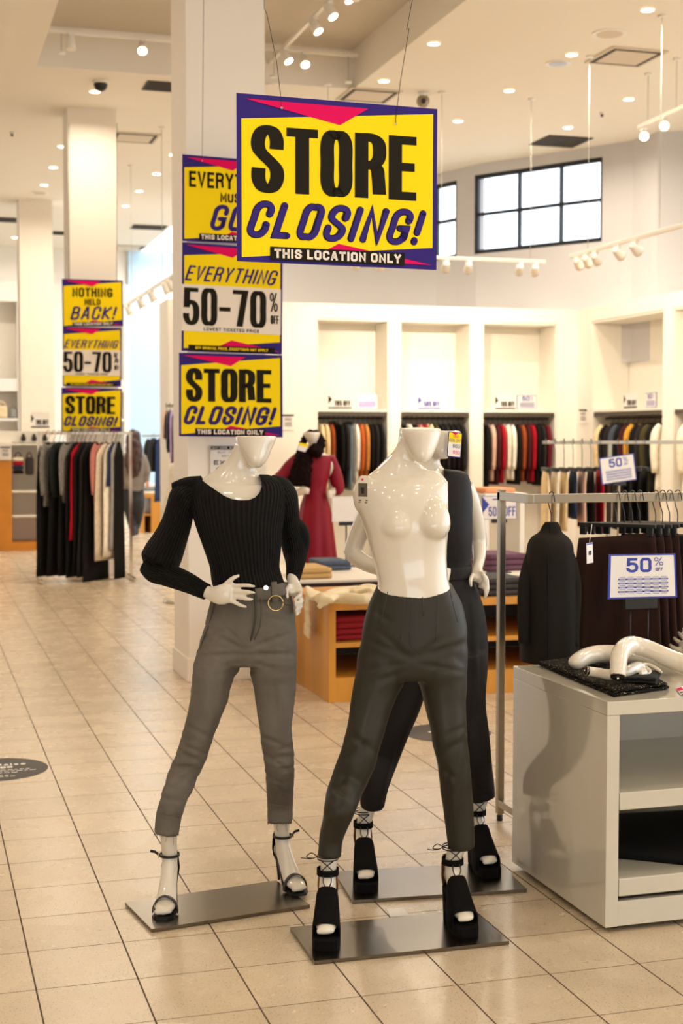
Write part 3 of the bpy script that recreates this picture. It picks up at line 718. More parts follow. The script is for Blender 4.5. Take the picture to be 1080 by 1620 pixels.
# ---------------------------------------------------------------- A: black ribbed sweater, grey jeans
A = mannequin('headless white mannequin on the left in a black ribbed puff-sleeve sweater and grey jeans', ((240, 1476), (490, 1437)), .30)
tL, tR = G(257.5, 1455, PT), G(477, 1417, PT)
fL, sL = leg_end(tL, -.02, 0); fR, sR = leg_end(tR, .45, 0)
D = 5.03; dL, dR = dep(tL) + .14, dep(tR) + .12
body = MB()
leg_body(body, P(265, 1290, dL), tL, fL, sL, .001); leg_body(body, P(444, 1275, dR), tR, fR, sR, .001)
body.loft(sil([(300, 448, 766, .06, .06), (300, 446, 785, .085, .08), (318, 440, 815, .10, .085), (330, 440, 840, .105, .08), (340, 436, 880, .09, .075), (344, 444, 925, .09, .08), (340, 456, 960, .09, .09)], D))
body.loft(sil([(372, 437, 689.5, .088, .088), (372.5, 436, 697, .09, .09), (377, 430, 710, .09, .08, -.004), (386, 424, 725, .08, .05, -.016), (391, 418, 734, .062, .02, -.028), (397, 412, 740, .04, .0, -.036)], D, p=2.0))
body.loft(sil([(373, 425, 697, .06, .072, .01), (371, 419, 704, .056, .064, .01), (367, 412, 713, .055, .06, .01), (357, 405, 729, .052, .058, .012), (342, 405, 742, .055, .062, .014), (322, 415, 756, .06, .066, .014), (300, 438, 770, .065, .07, .01)], D, p=2.0))
px_tube(body, [(265, 1300, dL, 9), (304, 1191, D - .03, 13), (335, 1080, D - .02, 18), (352, 1010, D, 24), (375, 950, D, 24)], 3); px_tube(body, [(444, 1285, dR, 9), (439, 1184, D, 13), (434, 1080, D, 18), (428, 1010, D, 24), (410, 950, D, 24)], 3)
# hands: left one spread on the hip, right one closed over the other hip
dh = D - .125
px_tube(body, [(300, 921, D - .06, 12), (322, 934, D - .09, 10.5), (335, 939, D - .105, 10.5, .7)], 3)
px_tube(body, [(332, 939, D - .10, 11, .7), (345, 941, dh, 16, .42), (356, 940, dh - .004, 16.5, .42), (364, 940, dh - .006, 14, .42)], 3)
for pts in ([(358, 927, dh), (378, 926, dh - .012), (392, 926, dh - .022), (402.5, 928, dh - .022)], [(360, 935, dh), (380, 936, dh - .014), (393, 937, dh - .026), (402, 938, dh - .026)],
            [(360, 942, dh), (378, 945, dh - .013), (390, 947.5, dh - .024), (399, 948, dh - .022)], [(356, 948, dh), (370, 953, dh - .008), (380, 957.5, dh - .016), (389, 960, dh - .012)]): fpx(body, pts, .0079)
fpx(body, [(346, 932, dh), (357, 924, dh - .006), (368, 915, dh - .008), (377, 911, dh - .004)], .0095)
px_tube(body, [(462, 908, D + .02, 9), (463, 920, D, 9.5), (466, 930, D - .02, 12, .6), (468, 940, D - .04, 12, .5)], 3)
for y0, y1, x0, x1 in ((938, 948, 476, 463.5), (948, 957, 478, 464.5), (957, 965, 477, 466), (966, 973, 474, 467)):
    fpx(body, [(466, y0 - 3, D - .02), (x0 - 1, y0, D - .05), (x0 - 3, (y0 + y1) / 2, D - .075), (x1 + 2, y1, D - .085)], .0085)
fpx(body, [(458, 925, D - .03), (453, 936, D - .06), (455, 946, D - .08)], .009)
cutp = MB(); o = body.build('body', 'mannequin white', A); fuse(o, .0052, 4, .5)
# jeans
j = MB()
j.loft(sil([(338, 456, 922, .095, .09), (333, 463, 950, .105, .105), (327, 467, 975, .11, .12), (320, 469, 1003, .112, .128), (312, 470, 1030, .108, .125), (312, 470, 1050, .09, .11)], D, p=2.3))
px_tube(j, [(356, 1003, D, 32, 1.2), (347, 1040, D, 37.5, 1.2), (338, 1062, D - .01, 33.5, 1.2), (330, 1107, D - .03, 29.5, 1.15), (318, 1147, D - .05, 25.5, 1.1), (304, 1191, D - .03, 24, 1.1), (290, 1224, D - .02, 23.5, 1.1), (275, 1264, dL - .01, 21.5, 1.1), (267, 1293, dL, 20.5, 1.05), (263, 1320, dL, 19.5, 1.05)], 4, 24)
px_tube(j, [(424, 1003, D, 33, 1.2), (430, 1040, D, 38, 1.2), (434, 1075, D, 35, 1.2), (435, 1104, D - .01, 32, 1.15), (435.5, 1133, D - .02, 28, 1.1), (436, 1158, D - .02, 25, 1.1), (439.5, 1184, D, 25, 1.1), (442, 1217, D + .02, 23.3, 1.1), (443, 1264, dR, 21, 1.1), (442.5, 1303, dR, 19.8, 1.05)], 4, 24)
jo = j.build('jeans', 'grey denim', A); fuse(jo, .0055, 12, .5)
KN = [P(306, 1190, D), P(440, 1200, D), P(330, 1030, D), P(440, 1030, D), P(280, 1250, dL), P(392, 1030, D)]
def near(w): return min(1, .25 + sum(math.exp(-((w - k).length / .11) ** 2) for k in KN))
wrinkle(jo, .004, 11, 3, (1, 1, 3.6), near); wrinkle(jo, .002, 30, 9, (1.2, 1, 2.6), near)
creases(jo, [((388, 1028), (345, 1008)), ((387, 1034), (322, 1038)), ((386, 1022), (352, 988), 4, .004), ((394, 1026), (455, 1004)), ((395, 1036), (463, 1034)), ((398, 1046), (440, 1062), 5, .004), ((318, 1008), (350, 1000), 4, .004),
  ((300, 1150), (332, 1168), 5, .004), ((282, 1190), (320, 1206)), ((270, 1214), (306, 1214)), ((258, 1246), (306, 1222)), ((254, 1262), (290, 1268), 4, .004), ((290, 1180), (318, 1190), 4, .005), ((330, 1075), (345, 1140), 6, .003),
  ((412, 1165), (445, 1178)), ((465, 1196), (428, 1200)), ((466, 1214), (436, 1222)), ((418, 1192), (455, 1220)), ((420, 1230), (450, 1240), 4, .004), ((462, 1180), (440, 1188), 4, .005), ((432, 1085), (440, 1150), 6, .003),
  ((246, 1287), (288, 1296), 1.6, .003), ((423, 1271), (463, 1276), 1.6, .003), ((336, 965), (352, 972), 3, .004), ((390, 965), (360, 985), 5, .003), ((420, 975), (458, 985), 5, .003)], D)
mb = MB(); d0 = D - .125
mb.tube([P(403, 938, D - .118), P(404, 960, D - .13), P(403, 985, D - .128), P(396, 1015, D - .105), P(391, 1034, D - .06)], .004, 'denim seam', 8, sub=3)
mb.tube([P(412, 946, D - .118), P(413, 970, D - .13), P(410, 995, D - .128), P(402, 1012, D - .115)], .0016, 'denim seam', 6, sub=3)
mb.tube([P(338, 955, D - .07), P(332, 985, D - .06), P(320, 1015, D - .05), P(312, 1050, D - .04)], .0025, 'denim seam', 6, sub=3)
mb.tube([P(446, 944, D - .09), P(450, 956, D - .095), P(460, 957, D - .07)], .0018, 'denim seam', 6, sub=3); mb.build('seams', None, jo)
mb = MB(); mb.tube([P(404, 941, D - .112), P(428, 938, D - .112), P(450, 931, D - .075)], [(.022, .006)] * 3, 'grey denim', 12, sub=4, ref=FWD)
mb.tube([P(433, 921, D - .11), P(434, 934, D - .122), P(435, 952, D - .122)], [(.011, .004)] * 3, 'grey denim', 8, sub=2, ref=FWD); mb.build('waistband', None, jo)
mb = MB(); mb.cyl(P(420.5, 930, D - .118), P(420.5, 930, D - .128), .0085, 'chrome', 14); mb.build('button', None, jo)
mb = MB(); rings = [P(436, 954, D - .134) + (RIGHT * math.cos(t) + Z * math.sin(t)) * .026 for t in [2 * math.pi * i / 24 for i in range(25)]]
mb.tube(rings, .0021, 'gold metal', 8); mb.build('ring', None, jo)['label'] = 'gold belt ring'
mb = MB(); random.seed(3)
for cx_, cy_, w_, dd in ((263, 1321, 19, dL), (442, 1303, 19, dR)):
    for i in range(34):
        a = 2 * math.pi * i / 34; c = P(cx_ + math.cos(a) * w_, cy_ + 3 * abs(math.cos(a)) * (-1), dd - .04 * math.sin(a))
        ln = random.uniform(.004, .013) * (3.0 if i in (5, 9) else 1); t = RIGHT * random.uniform(-.004, .004) * ln * 80
        mb.tube([c, c - Z * ln * .6 + t, c - Z * ln], .0006, 'denim seam', 4)
mb.build('frayed_hem', None, jo)
# sweater
sw = MB()
sw.loft(sil([(322, 424, 751, .045, .06), (303, 449, 762, .078, .075), (297, 456, 780, .10, .09), (302, 452, 806, .115, .095), (311, 447, 836, .124, .09), (321, 445, 864, .11, .085), (331, 442, 893, .10, .082), (333, 444, 905, .10, .085), (335, 449, 920, .106, .092), (338, 452, 929, .107, .096)], D, 4, 48), 'rib', uv=True)
so = sw.build('sweater', None, A)
cp = MB(); NP = [(316, 757), (325, 764), (339, 774), (355.5, 785), (367, 789.5), (378, 791.5), (394, 791), (404, 786.5), (410.5, 779), (414, 769), (412.5, 756), (409, 748), (405, 720), (330, 720), (312, 745)]
cp.loft([[P(x, y, D - .4) for x, y in NP], [P(x, y, D + .0) for x, y in NP], [P(x, min(y, 758), D + .01) for x, y in NP], [P(x, min(y, 757), D + .4) for x, y in NP]], smooth=False)
cut(so, cp)
mb = MB(); NC = [(316, 757), (325, 764), (339, 774), (355.5, 785), (367, 789.5), (378, 791.5), (394, 791), (404, 786.5), (410.5, 779), (414, 769), (412.5, 756)]
sl = MB()
px_tube(sl, [(318, 759, D + .01, 6), (307, 775, D + .01, 20, 1.2), (294, 785, D + .01, 25, 1.3), (285, 806, D + .01, 23, 1.3), (279, 828, D + .015, 24, 1.35), (269, 853, D + .02, 27, 1.4), (258, 876, D + .03, 31, 1.4), (250, 893, D + .03, 30, 1.35), (243, 903, D + .02, 19, 1.2)], 4, 40, 'rib2', uv=True)
px_tube(sl, [(320, 757, D + .0, 5), (305, 764, D + .0, 11, 1.6), (288, 767.5, D + .0, 10.5, 1.8), (272, 769, D + .0, 5, 1.5)], 3, 30, 'rib2', uv=True)
px_tube(sl, [(231, 893, D + .03, 15, 1.2), (245, 902, D + .02, 20, 1.2), (262, 908, D + .0, 19, 1.15), (295, 921, D - .05, 16.5, 1.1), (315, 931, D - .08, 14, 1.05), (327, 936.5, D - .09, 13, 1.0)], 4, 36, 'rib2', uv=True)
s1 = sl.build('sleeve', None, so)
sl = MB()
px_tube(sl, [(425, 757, D + .02, 8), (436, 770, D + .02, 22, 1.2), (447, 787, D + .03, 24, 1.25), (453, 806, D + .05, 20, 1.3), (457, 830, D + .08, 18, 1.35), (463, 852, D + .1, 20, 1.3), (467, 875, D + .1, 19.5, 1.3), (467, 889, D + .09, 16, 1.2)], 4, 40, 'rib2', uv=True)
px_tube(sl, [(452, 826, D + .09, 10), (466, 834, D + .1, 16, 1.3), (474, 850, D + .11, 16.5, 1.3), (472, 872, D + .1, 15, 1.2), (466, 888, D + .07, 14, 1.1)], 4, 30, 'rib2', uv=True)
px_tube(sl, [(468, 876, D + .09, 18, 1.2), (467, 890, D + .06, 15.5, 1.1), (465, 905, D + .03, 13, 1.05), (463, 917, D + .015, 11.2, 1.0)], 4, 36, 'rib2', uv=True)
s2 = sl.build('sleeve', None, so)
stiletto(A, tL, fL, sL, 1 if sL.dot(RIGHT) < 0 else -1); stiletto(A, tR, fR, sR, 1 if sR.dot(RIGHT) > 0 else -1)
# ---------------------------------------------------------------- B: topless, satin trousers
B = mannequin('topless headless white mannequin in front wearing only dark satin trousers and platform sandals', ((497, 1527), (805, 1495)), .318)
tL, tR = G(515, 1503, PT), G(740, 1482, PT); HP = .034
fL, sL = leg_end(tL, -.03, 0); fR, sR = leg_end(tR, .22, 0)
D = 4.74; dL, dR = dep(tL) + .15, dep(tR) + .15
body = MB()
aL = leg_body(body, P(524, 1325, dL), tL, fL, sL, HP); aR = leg_body(body, P(729, 1310, dR), tR, fR, sR, HP)
body.loft(sil([(592, 692, 744, .045, .05, .01), (578, 703, 755, .065, .065, .008), (566, 708, 768, .085, .08), (561, 709, 790, .098, .09), (568, 709, 815, .104, .09), (577, 709, 838, .105, .088), (583, 707, 862, .098, .082), (589, 706.5, 886, .092, .078), (594, 708, 906, .092, .082), (597, 711, 925, .096, .09), (592, 722, 950, .1, .1), (586, 730, 975, .1, .1)], D))
body.loft(sil([(630.5, 698, 677.5, .088, .085), (631.5, 697, 686, .09, .088), (638, 693, 701, .088, .075, -.004), (645, 687, 715, .08, .05, -.016), (651, 682, 725, .065, .02, -.026), (658, 676, 731, .04, .0, -.036)], D, p=2.0, tilt=.004))
body.loft(sil([(632, 684, 684, .06, .075, .01), (630, 678, 693, .055, .066, .012), (629, 672, 702, .052, .06, .012), (620, 664, 716, .05, .058, .014), (609, 660, 727, .05, .06, .015), (598, 670, 738, .055, .064, .014), (585, 690, 752, .062, .07, .01)], D, p=2.0))
px_tube(body, [(524, 1335, dL, 9), (560, 1210, D - .04, 14), (590, 1100, D - .02, 20), (612, 1030, D, 26), (640, 960, D, 26)], 3); px_tube(body, [(729, 1320, dR, 9), (716, 1200, D - .02, 14), (702, 1090, D, 20), (695, 1030, D, 26), (670, 960, D, 26)], 3)
def bust(cx_, cy_, dd, rx, rz_, ry, tilt):
    c = P(cx_, cy_, D + dd); R = Matrix((RIGHT, -FH, Z)).transposed()
    rings = []
    n = 24
    for i in range(15):
        ph = -math.pi / 2 + math.pi * (i + .03) / 14.06; ring = []
        for k in range(n):
            t = 2 * math.pi * k / n; x, y, z = math.cos(ph) * math.cos(t), math.cos(ph) * math.sin(t), math.sin(ph)
            if z > 0: z *= 1.75; y *= (1 - .25 * (z / 1.75))
            ring.append(c + R @ Vector((x * rx, y * ry + tilt * 0, z * rz_)))
        rings.append(ring)
    body.loft(rings)
bust(629, 833, -.052, .066, .054, .068, 0); bust(684, 830, -.056, .060, .054, .068, 0)
# shoulder stumps, cut flat where the arms lock on
px_tube(body, [(588, 764, D + .0, 22, 1.2), (577, 780, D - .01, 20.5, 1.15), (571, 795, D - .012, 13.5, 1.1), (568, 808, D - .012, 6, 1.0)], 4)
px_tube(body, [(696, 762, D + .02, 13, 1.4), (698, 778, D + .02, 11, 1.6), (700, 795, D + .02, 8, 1.6)], 3)
o = body.build('body', 'mannequin white', B); fuse(o, .005, 16, .5)
mb = MB(); nn = (-FH - RIGHT * .55).normalized(); c = P(574, 775, D - .122); u = nn.cross(Z).normalized()
for a, b_, m in ((.016, .022, 'steel plate'),): mb.prism([c + u * x * a + Z * y * b_ for x, y in ((-1, -1), (1, -1), (1, 1), (-1, 1))], nn * .003, m)
mb.prism([c + nn * .003 + u * x * .005 + Z * (y * .01 - .002) for x, y in ((-1, -1), (1, -1), (1.2, 1), (-1.2, 1))], nn * .001, 'black plastic')
mb.ball(c + Z * .034 + nn * .004, .004, 'sign pink', 8)
for x_, z_ in ((-.014, -.034), (.01, -.034), (.012, -.040), (-.012, -.041)): mb.box(c + u * x_ + Z * z_ + nn * .002, (.008, .0015, .003), 'black plastic', rz=math.atan2(u.y, u.x))
mb.build('arm_fitting', None, B)['label'] = 'metal arm fitting on the shoulder'
j = MB()
wr = sil([(596.5, 715, 925, .1, .09), (590, 723, 941, .105, .105), (582.5, 732, 958, .11, .115), (575, 738, 987, .114, .128), (570, 739, 1017, .112, .13), (564, 740, 1048, .10, .125), (566, 738, 1062, .08, .10)], D, 3, 36, 2.3, tilt=.026)
j.loft(wr)
px_tube(j, [(616, 1012, D, 34, 1.2), (606, 1055, D, 41, 1.2), (595, 1087, D - .01, 36.5, 1.2), (584, 1127, D - .03, 32, 1.15), (577, 1160, D - .05, 29.5, 1.1), (563, 1207, D - .05, 30, 1.1), (551, 1237, D - .04, 29, 1.1), (540, 1270, dL - .04, 26, 1.1), (532, 1297, dL - .02, 22.5, 1.1), (524, 1324, dL, 19.5, 1.1), (520.5, 1356, dL, 18.8, 1.05)], 4, 24)
px_tube(j, [(688, 1012, D, 36, 1.2), (696, 1055, D, 41.5, 1.2), (701, 1080, D, 38, 1.2), (704, 1113, D - .01, 33, 1.15), (709, 1150, D - .03, 29, 1.1), (711, 1168, D - .03, 28, 1.1), (717.5, 1213, D - .02, 26, 1.1), (721.5, 1253, dR - .03, 25, 1.1), (726, 1293, dR - .01, 23.6, 1.1), (730, 1342, dR, 21.5, 1.05)], 4, 24)
jo = j.build('trousers', 'black satin trouser', B); fuse(jo, .0055, 14, .5)
KN = [P(570, 1190, D), P(712, 1190, D), P(600, 1040, D), P(715, 1040, D), P(655, 1040, D), P(545, 1260, dL)]
wrinkle(jo, .004, 9, 21, (1.3, 1, 2.2), near)
creases(jo, [((648, 1040), (580, 1012), 7, .005), ((646, 1050), (562, 1060), 6, .004), ((640, 1034), (600, 1000), 7, .005), ((648, 1058), (590, 1082), 7, .005), ((658, 1040), (735, 1018), 7, .0045), ((662, 1050), (738, 1064), 6, .004), ((664, 1034), (708, 1005), 7, .004),
  ((600, 1100), (566, 1210), 9, .006), ((548, 1158), (596, 1192), 7, .006), ((532, 1204), (580, 1176), 7, .006), ((514, 1258), (552, 1222), 7, .006), ((520, 1240), (560, 1268), 6, .006), ((512, 1290), (540, 1276), 6, .005), ((545, 1180), (535, 1300), 8, .004),
  ((690, 1196), (734, 1172), 7, .006), ((694, 1214), (722, 1234), 6, .005), ((704, 1210), (712, 1330), 6, .006), ((740, 1180), (722, 1290), 8, .006), ((706, 1090), (712, 1180), 9, .004), ((735, 1150), (700, 1166), 6, .005), ((600, 945), (596, 985), 5, .004), ((590, 965), (620, 985), 6, .004)], D)
mb = MB()
for pts in ([(652, 946, -.126), (650, 975, -.138), (648, 1005, -.14), (650, 1022, -.135), (660, 1029, -.128)], [(640, 946, -.124), (637, 975, -.138), (633, 1012, -.135)], [(668, 944, -.124), (669, 975, -.138)],
            [(693, 940, -.105), (692, 975, -.125), (688, 1015, -.125)], [(711, 932, -.075), (716, 955, -.09), (724, 985, -.09)], [(613, 936, -.1), (607, 965, -.11), (601, 990, -.112)]):
    mb.tube([P(x, y, D + d) for x, y, d in pts], .0013, 'black plastic', 6, sub=3)
mb.build('seams', None, jo)
for t_, f_, s_, a_ in ((tL, fL, sL, aL), (tR, fR, sR, aR)): platform(B, t_, f_, s_, a_, 1 if s_.dot(RIGHT) < 0 else -1, HP)
# ---------------------------------------------------------------- C: black sleeveless top and wide black trousers
Cq = mannequin('headless white mannequin standing behind the topless one in black sleeveless top and black trousers', ((557, 1430), (833, 1412)), .335)
tL, tR = G(580, 1412, PT), G(778, 1388, PT)
fL, sL = leg_end(tL, .06, 0); fR, sR = leg_end(tR, .25, 0)
D = 5.30; dL, dR = dep(tL) + .15, dep(tR) + .15
body = MB()
aL = leg_body(body, P(588, 1250, dL), tL, fL, sL, HP); aR = leg_body(body, P(766, 1240, dR), tR, fR, sR, HP)
body.loft(sil([(612, 735, 752, .06, .06), (604, 740, 775, .085, .08), (612, 738, 815, .1, .085), (622, 738, 850, .1, .08), (626, 734, 885, .085, .075), (618, 740, 920, .09, .09)], D))
body.loft(sil([(662, 729, 681.5, .09, .09), (663, 727.5, 689, .09, .09), (670, 723, 703, .088, .075, -.004), (679, 715, 715, .078, .05, -.016), (688, 707, 726, .05, .0, -.032)], D, p=2.0))
body.loft(sil([(664, 715, 690, .06, .07, .01), (661, 705, 704, .05, .06, .012), (655, 697, 720, .05, .058, .014), (645, 697, 735, .052, .06, .014), (630, 712, 750, .06, .066, .01), (615, 730, 762, .065, .07, .01)], D, p=2.0))
px_tube(body, [(588, 1262, dL, 9), (615, 1160, D - .03, 14), (638, 1060, D, 20), (660, 930, D, 26)], 3); px_tube(body, [(766, 1250, dR, 9), (743, 1160, D - .02, 14), (729, 1060, D, 20), (700, 930, D, 26)], 3)
px_tube(body, [(600, 775, D + .0, 17), (585, 805, D + .02, 16.5), (568, 843, D + .05, 15.5), (559, 868, D + .06, 15), (557, 878, D + .06, 14.5)], 4)
px_tube(body, [(556, 876, D + .06, 13), (570, 886, D + .03, 13.5), (590, 896, D - .02, 12), (625, 906, D - .08, 10), (650, 908, D - .11, 9)], 4)
px_tube(body, [(650, 908, D - .11, 9, .7), (665, 909, D - .125, 13, .45), (680, 908, D - .13, 13, .45)], 3)
for k, (y0, y1) in enumerate(((899, 901), (905, 907), (911, 912), (916, 918))): fpx(body, [(676, y0, D - .13), (692, y0, D - .14), (703, (y0 + y1) / 2, D - .14), (712 - k, y1, D - .13)], .008)
px_tube(body, [(734, 768, D + .0, 15), (745, 795, D + .03, 14.5), (753, 830, D + .07, 14), (757, 853, D + .09, 13.5), (757, 864, D + .09, 13)], 4)
px_tube(body, [(757, 858, D + .09, 12), (758, 872, D + .06, 11.5), (757, 888, D + .02, 9.5), (754, 900, D - .01, 8.5)], 4)
px_tube(body, [(754, 898, D - .01, 8.5, .8), (755, 908, D - .03, 11, .6), (757, 918, D - .05, 11.5, .5)], 3)
for x0, y0, x1, y1 in ((765, 908, 762, 925), (769, 913, 767, 933), (770, 922, 769, 941), (767, 930, 766, 947)): fpx(body, [(758, y0 - 2, D - .04), (x0 - 1, y0, D - .065), (x0 + 1.5, (y0 + y1) / 2, D - .07), (x1, y1, D - .06)], .0085)
fpx(body, [(748, 908, D - .05), (744, 918, D - .08), (745, 927, D - .09)], .009)
o = body.build('body', 'mannequin white', Cq); fuse(o, .0055, 4, .5)
tp = MB(); tp.loft(sil([(640, 700, 742, .05, .06), (612, 733, 746, .07, .075), (602, 743, 758, .09, .09), (604, 747, 785, .112, .1), (612, 747, 815, .12, .098), (616, 747, 845, .118, .095), (620, 746.5, 870, .108, .09), (624, 745, 888, .098, .085), (622, 744, 898, .098, .085)], D, 4, 36))
to = tp.build('sleeveless_top', 'black satin top', Cq)
cp = MB(); NP = [(664, 742), (676, 752), (690, 758), (700, 754), (703, 745), (699, 720), (650, 720)]
cp.loft([[P(x, y, D - .4) for x, y in NP], [P(x, y, D) for x, y in NP], [P(x, min(y, 748), D + .01) for x, y in NP], [P(x, min(y, 747), D + .4) for x, y in NP]], smooth=False); cut(to, cp)
for p in to.data.polygons: p.use_smooth = True
j = MB()
j.loft(sil([(622, 745.5, 893, .1, .088), (618, 747.5, 914, .102, .095), (612, 755, 930, .11, .11), (600, 767, 968, .12, .13), (595, 772, 1017, .118, .135), (594, 772, 1048, .10, .125)], D, p=2.3))
px_tube(j, [(642, 1030, D, 43, 1.3), (640, 1060, D, 41, 1.25), (632, 1113, D - .02, 34.5, 1.2), (619, 1153, D - .04, 30.5, 1.15), (603, 1200, D - .03, 27, 1.1), (593, 1240, dL - .02, 23, 1.1), (588.5, 1276, dL, 19.5, 1.05)], 4, 24)
px_tube(j, [(727, 1030, D, 44, 1.3), (729, 1060, D, 43, 1.25), (734, 1113, D - .02, 35, 1.2), (743, 1160, D - .03, 30.5, 1.15), (750, 1200, D - .01, 27.5, 1.1), (758, 1237, dR - .01, 23.5, 1.1), (765, 1266, dR, 19, 1.05)], 4, 24)
jo = j.build('trousers', 'black crepe', Cq); fuse(jo, .0065, 8, .5); wrinkle(jo, .004, 8, 41, (1, 1, .6)); creases(jo, [((672, 1045), (610, 1020), 7, .006), ((740, 960), (752, 1200), 7, .006), ((760, 1000), (764, 1240), 7, .006), ((610, 1270), (640, 1150), 7, .006), ((756, 1120), (735, 1160), 7, .005)], D)
mb = MB(); mb.loft(sil([(622, 745.5, 894, .104, .092), (619, 747, 906, .106, .096), (617.5, 748.5, 915, .107, .1)], D, 2, 36), 'black crepe'); mb.build('waistband', None, jo)
for t_, f_, s_, a_ in ((tL, fL, sL, aL), (tR, fR, sR, aR)): platform(Cq, t_, f_, s_, a_, 1 if s_.dot(RIGHT) < 0 else -1, HP)
mb = MB(); cr = [P(709.5, 682.5, D - .12), P(731, 685, D - .10), P(728, 725, D - .11), P(706.5, 722.5, D - .13)]
graphic(mb, cr, [('p', 'sign yellow', [(.04, .03), (.96, .03), (.96, .42), (.04, .42)], 1), ('p', 'card white', [(.04, .42), (.96, .42), (.96, .96), (.04, .96)], 1), ('p', 'sign pink', [(.2, .02), (.7, .02), (.5, .12)], 2),
   ('t', 'sign pink', 'TAKE', .3, .75, .12, .22, .02, .014, {}, 2), ('t', 'print blue', '60% OFF', .08, .92, .27, .39, .014, .014, {}, 2), ('t', 'sign black', '$60', .35, .9, .48, .62, .022, .016, {}, 2),
   ('t', 'sign pink', '$50', .4, .9, .72, .86, .022, .016, {}, 2)], thick=.0008, dz=.0012)
mb.build('price_tag', None, Cq, fixn=False)['label'] = 'yellow and white price tag on the jaw'
# ------------------------------------------------------------------ white display cabinet with mannequin arms
mat('black knit fabric', (20, 18, 16), .9, bump=.3, bscale=500); mat('cream knit', (226, 208, 172), .9, bump=.3, bscale=160); mat('red knit', (150, 14, 26), .9, bump=.2, bscale=200)
mat('brown velvet', (46, 20, 12), .7, spec=.25, sheen=.08, var=.4, vscale=14, stretch=(1, 1, .2)); mat('black wool', (32, 29, 23), .9, spec=.2, bump=.15, bscale=250); mat('black cloth', (15, 13, 12), .8, spec=.2)
seq = mat('black sequin', (20, 17, 14), .85, spec=.15); nt = seq.node_tree; bs = nt.nodes['Principled BSDF']
tc = nt.nodes.new('ShaderNodeTexCoord'); vo = nt.nodes.new('ShaderNodeTexVoronoi'); vo.inputs['Scale'].default_value = 320; nt.links.new(tc.outputs['Object'], vo.inputs['Vector'])
sc_ = nt.nodes.new('ShaderNodeSeparateColor'); nt.links.new(vo.outputs['Color'], sc_.inputs[0]); gt = nt.nodes.new('ShaderNodeMath'); gt.operation = 'GREATER_THAN'; gt.inputs[1].default_value = .965; nt.links.new(sc_.outputs[0], gt.inputs[0])
mx = nt.nodes.new('ShaderNodeMix'); mx.data_type = 'RGBA'; mx.inputs[6].default_value = lin((20, 17, 14)); mx.inputs[7].default_value = lin((190, 170, 130)); nt.links.new(gt.outputs[0], mx.inputs[0]); nt.links.new(mx.outputs[2], bs.inputs['Base Color'])
XC, YC0, YC1 = 2.157, 4.166, 4.93
ZC = onY(953, 1111, YC0).z; XE = 3.35
zf = lambda y: onY(1000, y, YC0).z
cab = thing('display_cabinet', 'glossy white open display cabinet at the right edge with mannequin arms on top', 'cabinet', ((XC + XE) / 2, (YC0 + YC1) / 2, 0))
t = .046
mb = MB(); mb.box2((XC, YC0, ZC - t), (XE, YC1, ZC), bev=.002); mb.build('top_panel', 'cabinet white', cab)
for x in (XC, XE - t):
    mb = MB(); mb.box2((x, YC0, .02), (x + t, YC1, ZC - t), bev=.002); mb.build('side_panel', 'cabinet white', cab)
mb = MB(); mb.box2((XC + t, YC1 - .02, .02), (XE - t, YC1, ZC - t)); mb.build('back_panel', 'cabinet white', cab)
mb = MB(); mb.box2((XC + t, YC0 + .003, .02), (XE - t, YC0 + .03, zf(1419) - .012), bev=.002); mb.box2((XC + t, YC0 + .03, zf(1435)), (XE - t, YC1 - .02, zf(1430))); mb.build('plinth', 'cabinet white', cab)
for y0, y1 in ((1253, 1281), (1389, 1417)):
    mb = MB(); mb.box2((XC + t + .004, YC0 + .002, zf(y1)), (XE - t - .004, YC0 + .03, zf(y0)), bev=.003); mb.box2((XC + t, YC0 + .03, zf(y0) - .022), (XE - t, YC1 - .02, zf(y0) - .004)); mb.build('shelf', 'cabinet white', cab)
for x in (XC + .06, XE - .06):
    for y in (YC0 + .06, YC1 - .05):
        mb = MB(); mb.cyl((x, y, 0), (x, y, .02), .016); mb.build('foot', 'black plastic', cab)
def cloth_slab(name, label, category, corners, th, m, layers=2, seed=1, group=None, rough=.006):
    """folded garment: corners of its outline (counter-clockwise), built of stacked soft layers"""
    rnd = random.Random(seed); c = sum((Vector(p) for p in corners), Vector()) / len(corners); mb = MB()
    for k in range(layers):
        z0 = th * k / layers; z1 = th * (k + 1) / layers; sh = 1 - .03 * rnd.random() - .012 * k
        ring0 = []
        n = len(corners)
        pts = []
        for i in range(n):
            a, b_ = Vector(corners[i]), Vector(corners[(i + 1) % n])
            for q in range(8):
                p = a.lerp(b_, q / 8); pts.append(c + (p - c) * sh + Vector((rnd.uniform(-rough, rough), rnd.uniform(-rough, rough), 0)) * .6)
        rings = []
        for f_, zz in ((.6, z0 + .0005), (.985, z0 + .002), (1.0, (z0 + z1) / 2), (.985, z1 - .002), (.9, z1), (.5, z1 + .001)):
            rings.append([Vector((c.x + (p.x - c.x) * f_, c.y + (p.y - c.y) * f_, c.z + zz + (rough * .7 * noise.noise(p * 18 + Vector((0, 0, k))) if zz > z0 + .003 else 0))) for p in pts])
        mb.loft(rings)
    o = mb.build(name, m, None, c); tag(o, label, category, group); return o
zt = ZC + .0015
qs = [G(850, 1054, zt), G(972, 1104, zt), G(1060, 1091, zt), G(1000, 1056, zt), G(905, 1045, zt)]
cloth_slab('folded_garment', 'folded black sparkly garment lying on the white cabinet top', 'folded garment', qs, .022, 'black sequin', 2, 5)
qs = [G(985, 1080, zt + .025), G(1038, 1082, zt + .025), G(1045, 1069, zt + .025), G(1000, 1062, zt + .025)]
cloth_slab('folded_garment', 'small plain black cloth bundled on the sparkly garment under the arms', 'folded garment', qs, .018, 'black knit fabric', 2, 8)
